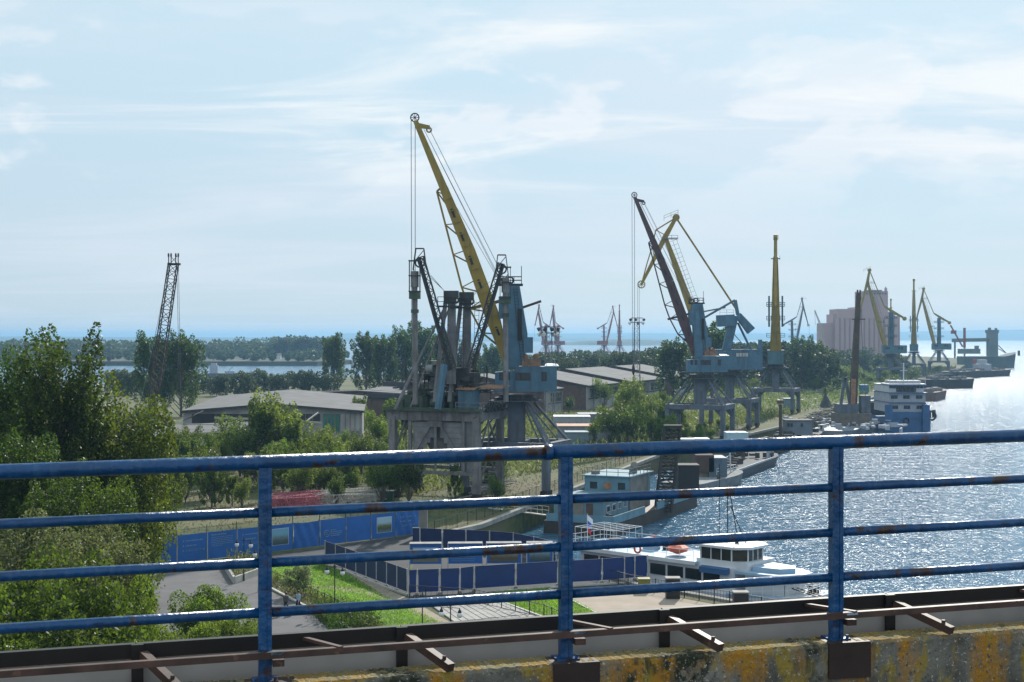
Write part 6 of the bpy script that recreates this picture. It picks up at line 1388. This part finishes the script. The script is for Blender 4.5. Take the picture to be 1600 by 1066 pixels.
part('cabin', MB().box(W(1074, 693, 268), (2.4, 3, 1.6)).box(W(1096, 693, 268), (2.4, 3, 1.6)), tq, o); part('roof', MB().box(W(1073, 686, 268), (2.7, 3.2, .2)).box(W(1096, 685.5, 268), (2.7, 3.2, .2)), whr, o)
# messy floats near the end-on crane
o = thing('work_float', 'cluttered dark work float with a grey cabin below the end-on crane', 'barge', Vector((62, 318, WZ)))
hull(o, 'hull', (52, 302, WZ), (74, 352, WZ), 8, WZ, WZ + 1.5, hullk)
c = W(1246, 668, 330); part('cabin', MB().box(c, (6.0, 5, 3.3)), mat('slate grey cabin', (.15, .17, .20), rough=.7, var=.2), o); part('cabin_roof', MB().box(c + zz * 1.75, (6.4, 5.4, .2)), hullk, o)
for u in (1232, 1237, 1253): part('window', MB().box(W(u, 664, 327.4), (.5, .1, .8)), winm, o)
part('rusty_pole', MB().tube(W(1219.5, 690, 322), W(1219.5, 632, 322), .38, n=8).box(W(1219, 628, 322), (1.4, 1.4, .8)), cbrn, o)
cl_ = MB()
for k in range(60): t = r.uniform(0, 1); cl_.box(Vector((52, 302, -1)).lerp(Vector((74, 352, -1)), t) + Vector((r.uniform(-3, 3), 0, r.uniform(0, .8))), (r.uniform(.3, 2), r.uniform(.3, 2), r.uniform(.3, 1.5)), rz=r.uniform(0, 3))
part('deck_gear', cl_, gdark, o, kind='stuff')
# floating crane and its barge
o = thing('floating_crane', 'floating crane with a single dark brown boom standing almost upright on a grey barge', 'crane', Vector((88, 372, WZ)))
hull(o, 'hull', (78, 352, WZ), (96, 388, WZ), 11, WZ, WZ + 1.9, mg); YF = 372
bx_ = part('boom', MB().beam(W(1331, 668, YF), W(1335, 580, YF), 2.0, 2.0, 1.6, 1.8, up=(0, 1, 0)).beam(W(1335, 580, YF), W(1341.5, 458, YF), 1.6, 1.8, 1.0, 1.0, up=(0, 1, 0)), cbrn, o)
part('boom_head', MB().beam(W(1339, 470, YF), W(1340, 453, YF), .35).beam(W(1344, 470, YF), W(1344, 453, YF), .35).box(W(1341.5, 466, YF), (1.2, 1.2, .5)), cbrn, bx_); part('boom_platform', MB().box(W(1341.5, 499, YF), (3.2, 1.5, .3)), cbrn, bx_)
part('rust_patch', MB().beam(W(1332.6, 640, YF - 1.25), W(1333.8, 592, YF - 1.2), 1.2, .06, up=(0, 1, 0)), rusty, bx_)
part('ropes', MB().tube(W(1343, 460, YF), W(1354, 650, YF), .07, n=4).tube(W(1338, 460, YF), W(1329, 650, YF), .06, n=4), rope, o)
part('machine_house', MB().box(W(1330, 658, YF), (9, 7, 4.2)), mat('dusty brown house', (.14, .12, .10), rough=.85, var=.25), o)
part('counter_frame', MB().beam(W(1312, 645, YF), W(1320, 590, YF), .7).beam(W(1330, 645, YF), W(1321, 590, YF), .7).box(W(1322, 640, YF), (5, 5, 3)), cgrey, o)
part('cab', MB().box(W(1351, 645, YF), (2.4, 3, 9)), cgrey, o)
cl_ = MB()
for k in range(90): cl_.box(Vector((r.uniform(74, 99), r.uniform(350, 392), r.uniform(-1, .2))), (r.uniform(.3, 2.4), r.uniform(.3, 1.6), r.uniform(.2, 1.2)), rz=r.uniform(0, 3))
part('deck_gear', cl_, lg, o, kind='stuff')
o = thing('black_shed', 'large black shed and ramp behind the floating crane', 'building', G(1372, 646)); part('body', MB().box(W(1371, 640, 402), (5.5, 6, 3.6)), gdark, o); part('roof', MB().box(W(1371, 628, 402) + zz * .3, (6.2, 6.6, .3)), palem, o)
# push boat
YP = 377; k_ = YP / F
o = thing('push_boat', 'blue and white river push boat with a four storey superstructure', 'ship', Vector(((1416 - 800) * k_, YP, WZ)))
def X2(u): return (u - 800) * k_
part('hull', MB().prism([(X2(1384), YP, WZ), (X2(1450), YP, WZ), (X2(1470), YP + 9, WZ), (X2(1468), YP + 24, WZ), (X2(1396), YP + 24, WZ)], zz * 3.3), shb, o)
for u in (1388, 1446): part('push_knee', MB().box((X2(u), YP - .4, .6), (1.8, 1.0, 7.0)), shb, o)
part('bow_emblem', MB().ring((X2(1416), YP - .1, -.2), (0, 1, 0), .7, .2, 12, 5), darkm, o)
part('lower_front', MB().box((X2(1417), YP + 1.5, 1.2), (9.6, 3, 2.0)), shb, o)
for i, (z0, z1, w, u0, u1) in enumerate(((2.0, 4.7, 0, 1391, 1448), (4.7, 7.3, .3, 1391, 1448), (7.3, 9.3, .8, 1392, 1447))):
    d_ = part('deck_house', MB().box2(X2(u0), X2(u1), YP + .5 + w * 2, YP + 17, z0, z1 - .15), lg if i < 2 else wht, o)
    part('deck_plate', MB().box2(X2(u0) - .3, X2(u1) + .3, YP - .2 + w, YP + 18, z1 - .15, z1), shb, d_)
    if i < 2:
        for u in (1399, 1418, 1438): windows(d_, [(X2(u) - .8, X2(u) - .1), (X2(u) + .1, X2(u) + .8)], YP + .5 + w * 2, z0 + 1.0, z0 + 1.8)
    else:
        windows(d_, [(X2(1404) + j * 1.06, X2(1404) + j * 1.06 + .9) for j in range(5)], YP + .5 + w * 2, z0 + .15, z0 + 1.1)
windows(o, [(X2(1393) + j * 1.02, X2(1393) + j * 1.02 + .75) for j in range(9)], YP + 1.8, 8.5, 9.1)
part('bridge_deck', MB().box2(X2(1391), X2(1449), YP + 1, YP + 10, 9.3, 9.6), wht, o); part('top_house', MB().box2(X2(1396), X2(1444), YP + 3, YP + 9, 9.6, 10.4), lg, o)
part('mast', MB().tube((X2(1420), YP + 5, 10.4), (X2(1420), YP + 5, 15), .15, n=6).beam((X2(1414), YP + 5, 13), (X2(1426), YP + 5, 13), .12).handrail([(X2(1392), YP + 1.2, 9.6), (X2(1448), YP + 1.2, 9.6)], 1.0, .04), wht, o)
part('side_gear', MB().ring((X2(1461), YP + 3, 1.0), (0, 1, 0), 1.1, .3, 14, 5).box((X2(1460), YP + 10, 1.2), (2.4, 6, 2)).tube((X2(1466), YP + 4, .5), (X2(1466), YP + 4, 2.5), .5), hullk, o)
# far barges and dock
def fbarge(label, u0, v0, u1, v1, w, h, m, extra=None):
    A, B = G(u0, v0, WZ), G(u1, v1, WZ); o = thing('barge', label, 'barge', (A + B) / 2, 'barges moored far down the quay'); _, _, d, n, L_ = hull(o, 'hull', A, B, w, WZ, WZ + h, m)
    q = MB(); r = random.Random(int(u0))
    for k in range(22): s, nn = r.uniform(.05, .9) * L_, r.uniform(-.35, .35) * w; q.box(A + d * s + n * nn + zz * (h + .5), (r.uniform(.6, 3), r.uniform(.6, 3), r.uniform(.6, 1.8)), rz=r.uniform(0, 3))
    part('deck_gear', q, gst, o, kind='stuff')
    if extra: extra(o, A, B, d, n, L_, h)
    return o
def tugtop(o, A, B, d, n, L_, h):
    c = A + d * L_ * .42; part('deckhouse', MB().box(c + zz * (h + 2), (9, 9, 4)), lg, o); part('wheelhouse', MB().box(c + zz * (h + 5.4), (5, 5, 2.6)), lg, o); part('funnel', MB().box(c + Vector((-3, 6, h + 5)), (2, 2, 4)), cred, o)
fbarge('black hopper barge lying beyond the push boat', 1440, 607, 1514, 606, 14, 4.5, hullk)
fbarge('dark barge beyond the black hopper barge', 1478, 593, 1518, 590, 14, 4.5, hullk)
fbarge('brownish black tug barge with a pale deckhouse', 1508, 590, 1569, 587, 14, 4.0, hullk, tugtop)
fbarge('rusty brown barge end right of the push boat', 1444, 627, 1464, 622, 9, 3.4, mat('brown barge paint', (.15, .09, .075), rough=.8, var=.2))
dockm = mat('greenish grey dock steel', (.13, .16, .16), rough=.8, var=.2, scale=.1)
Yd = 1150
o = thing('dock_ship', 'long greenish grey vessel and jetty end at the mouth of the harbour', 'ship', Vector(((1550 - 800) / F * Yd, Yd, WZ)))
hull(o, 'hull', ((1500 - 800) / F * Yd, Yd, WZ), ((1588 - 800) / F * Yd, Yd + 6, WZ), 16, WZ, W(0, 557, Yd).z, mat('dark dock hull', (.07, .09, .09), rough=.85, var=.3, scale=.1), sheer=3.5, bow=.12)
part('bow_gear', MB().beam(W(1560, 540, Yd), W(1572, 552, Yd), .6).tube(W(1592, 556, Yd), W(1592, 548, Yd), 1.0).beam(W(1570, 551, Yd), W(1560, 545, Yd), .5), gdark, o)
part('deckhouse', MB().box(W(1514, 549, Yd), (16, 8, 4)), dockm, o); part('funnel', MB().box(W(1526, 546, Yd), (2.4, 4, 6)), dockm, o)
o = thing('jetty_tower', 'square grey stone tower at the end of the far jetty', 'tower', Vector(((1550 - 800) / F * 1180, 1180, 0)))
part('shaft', MB().box2((1543.5 - 800) / F * 1180, (1557 - 800) / F * 1180, 1176, 1184, -3, W(0, 520, 1180).z), dockm, o); part('head', MB().box(W(1550, 518, 1180), (8.4, 9, 2.6)).box(W(1546, 515, 1180), (2, 2, 3)).box(W(1556, 515.5, 1180), (1.5, 2, 3)), dockm, o)
o = thing('conveyor_gallery', 'long raised conveyor gallery leading to the jetty tower', 'conveyor', W(1515, 532, 1180)); part('gallery', MB().beam(W(1488, 532, 1180), W(1543, 531, 1180), 3.5, 3.0), dockm, o); part('support', MB().beam(W(1507, 533, 1180), W(1507, 560, 1180), 1.2).beam(W(1492, 533, 1180), W(1492, 560, 1180), 1.2), dockm, o)
o = thing('dredger', 'far small crane with a red slanted boom near the jetty', 'crane', W(1497, 545, 1000)); part('boom', MB().beam(W(1504, 542, 1000), W(1485, 508, 1000), .9), cred, o); part('cab', MB().box(W(1490, 519, 1000), (3.4, 2, 2.4)).box(W(1507, 528, 1000), (1.4, 1.4, 14)), cred, o)

# ------------------------------------------------------------------ far shore across the lagoon, hills
farg = mat('far shore ground', (.060, .065, .040), rough=.95, var=.3, scale=.02)
def fslab(poly, z1, m, nm): return struct(nm, slab(poly, -6, z1), m)
fslab([(-2500, 1330), (-700, 1270), (-170, 1240), (-150, 1330), (-190, 1500), (-240, 2100), (-2600, 2300)], .8, farg, 'far_shore')
fw = np.random.default_rng(77)
def wood(name, x0, x1, y0, y1, n, h0, h1, ls, seed):
    rg = np.random.default_rng(seed); out = []
    for k in range(n):
        x, y = rg.uniform(x0, x1), rg.uniform(y0, y1); h = rg.uniform(h0, h1); r = h * .42; m = 130
        a = rg.normal(size=(m, 3)); a /= np.linalg.norm(a, axis=1, keepdims=True); a *= rg.uniform(.5, 1, (m, 1)) ** .4
        out.append(np.stack([x + a[:, 0] * r, y + a[:, 1] * r, .8 + h * .52 + a[:, 2] * h * .48], 1))
    V, Q = leaf_quads(rg, np.concatenate(out), ls, asp=.8); o = bpy.data.objects.new(name, arr_mesh(name, V, Q, lf_far)); COL.objects.link(o); o['kind'] = 'stuff'; return o
wood('far_wood', -900, -230, 1400, 2000, 420, 11, 20, 2.6, 51); wood('far_wood', -310, -215, 1480, 1900, 60, 12, 24, 2.6, 52); wood('far_scrub', -800, -165, 1246, 1480, 420, 4, 11, 1.9, 53)
for i in range(9):
    u = 434 + i * 7.5; T('far_b' if i % 2 else 'far_a', 'far_tree', 'hazy tree of the tall clump on the far shore left of the lone poplar', gz(u, 1500), 21 + (i % 3) * 2, 'tall trees on the far shore', sx=1.3)
for u, v, w, l in ((398, 568, 9, 'white low building on the far shore, the larger of two'), (435, 566, 5, 'small white building on the far shore under the tall trees'), (385, 567, 5, 'tiny sandy coloured hut on the far shore')):
    p = W(u, 568, 1380); o = thing('far_building', l, 'building', (p.x, p.y, .8)); part('walls', MB().box((p.x, p.y, 2.8), (w, 6, 4)), wht, o); part('roof', MB().prism([(p.x - w / 2 - .4, 1376.5, 4.8), (p.x - w / 2 - .4, 1383.5, 4.8), (p.x - w / 2 - .4, 1380, 6.4)], (w + .8, 0, 0)), roofm, o)
p = G(347, 590, WZ); o = thing('cargo_ship', 'grey blue cargo ship lying in the lagoon right of the broad poplars', 'ship', p)
hull(o, 'hull', p - Vector((10, 0, 0)), p + Vector((11, 2, 0)), 5, WZ, WZ + 2.6, cgrey); part('deckhouse', MB().box(p + Vector((-5, 0, 5)), (5, 3, 5)).box(p + Vector((-5, 0, 8)), (3.4, 2.6, 1.6)).box(p + Vector((5, 0, 3.2)), (6, 3, 1.6)), lg, o); part('mast', MB().tube(p + Vector((-5, 0, 8)), p + Vector((-5, 0, 11)), .12).beam(p + Vector((3, 0, 3)), p + Vector((7, 0, 7)), .3), gst, o)
hillm = mat('wooded hills', (.035, .055, .035), rough=1, var=.3, scale=.003)
def hills(name, x0, x1, y, prof_, seed, depth=2500):
    mb = MB(); n = 90; rr_ = random.Random(seed); rows = 4
    for i in range(n + 1):
        t = i / n; h = prof_(t) * (1 + .03 * math.sin(t * 23 + seed) + .02 * math.sin(t * 57)) + rr_.uniform(-1, 1)
        for j, (k, yy) in enumerate(((0, 0), (.55, .25), (1.0, .7), (.9, 1.0))): mb.v.append((x0 + (x1 - x0) * t, y + depth * yy + 120 * math.sin(t * 9 + j), max(-3.5, k * h if j else -3.5)))
    for i in range(n):
        for j in range(rows - 1): mb.f.append((i * rows + j, (i + 1) * rows + j, (i + 1) * rows + j + 1, i * rows + j + 1))
    o = struct(name, mb, hillm); return o
sm_ = lambda a, b2, x: max(0, min(1, (x - a) / (b2 - a))) ** 2 * (3 - 2 * max(0, min(1, (x - a) / (b2 - a))))
hills('hills', -9000, 900, 8000, lambda t: 24 + 6 * math.sin(t * 5), 1)
hills('hills', -1500, 8500, 11000, lambda t: 55 + 75 * sm_(.35, .9, t), 2)
hills('hills', 130, 620, 4300, lambda t: 14 * math.sin(math.pi * t), 3, 600)
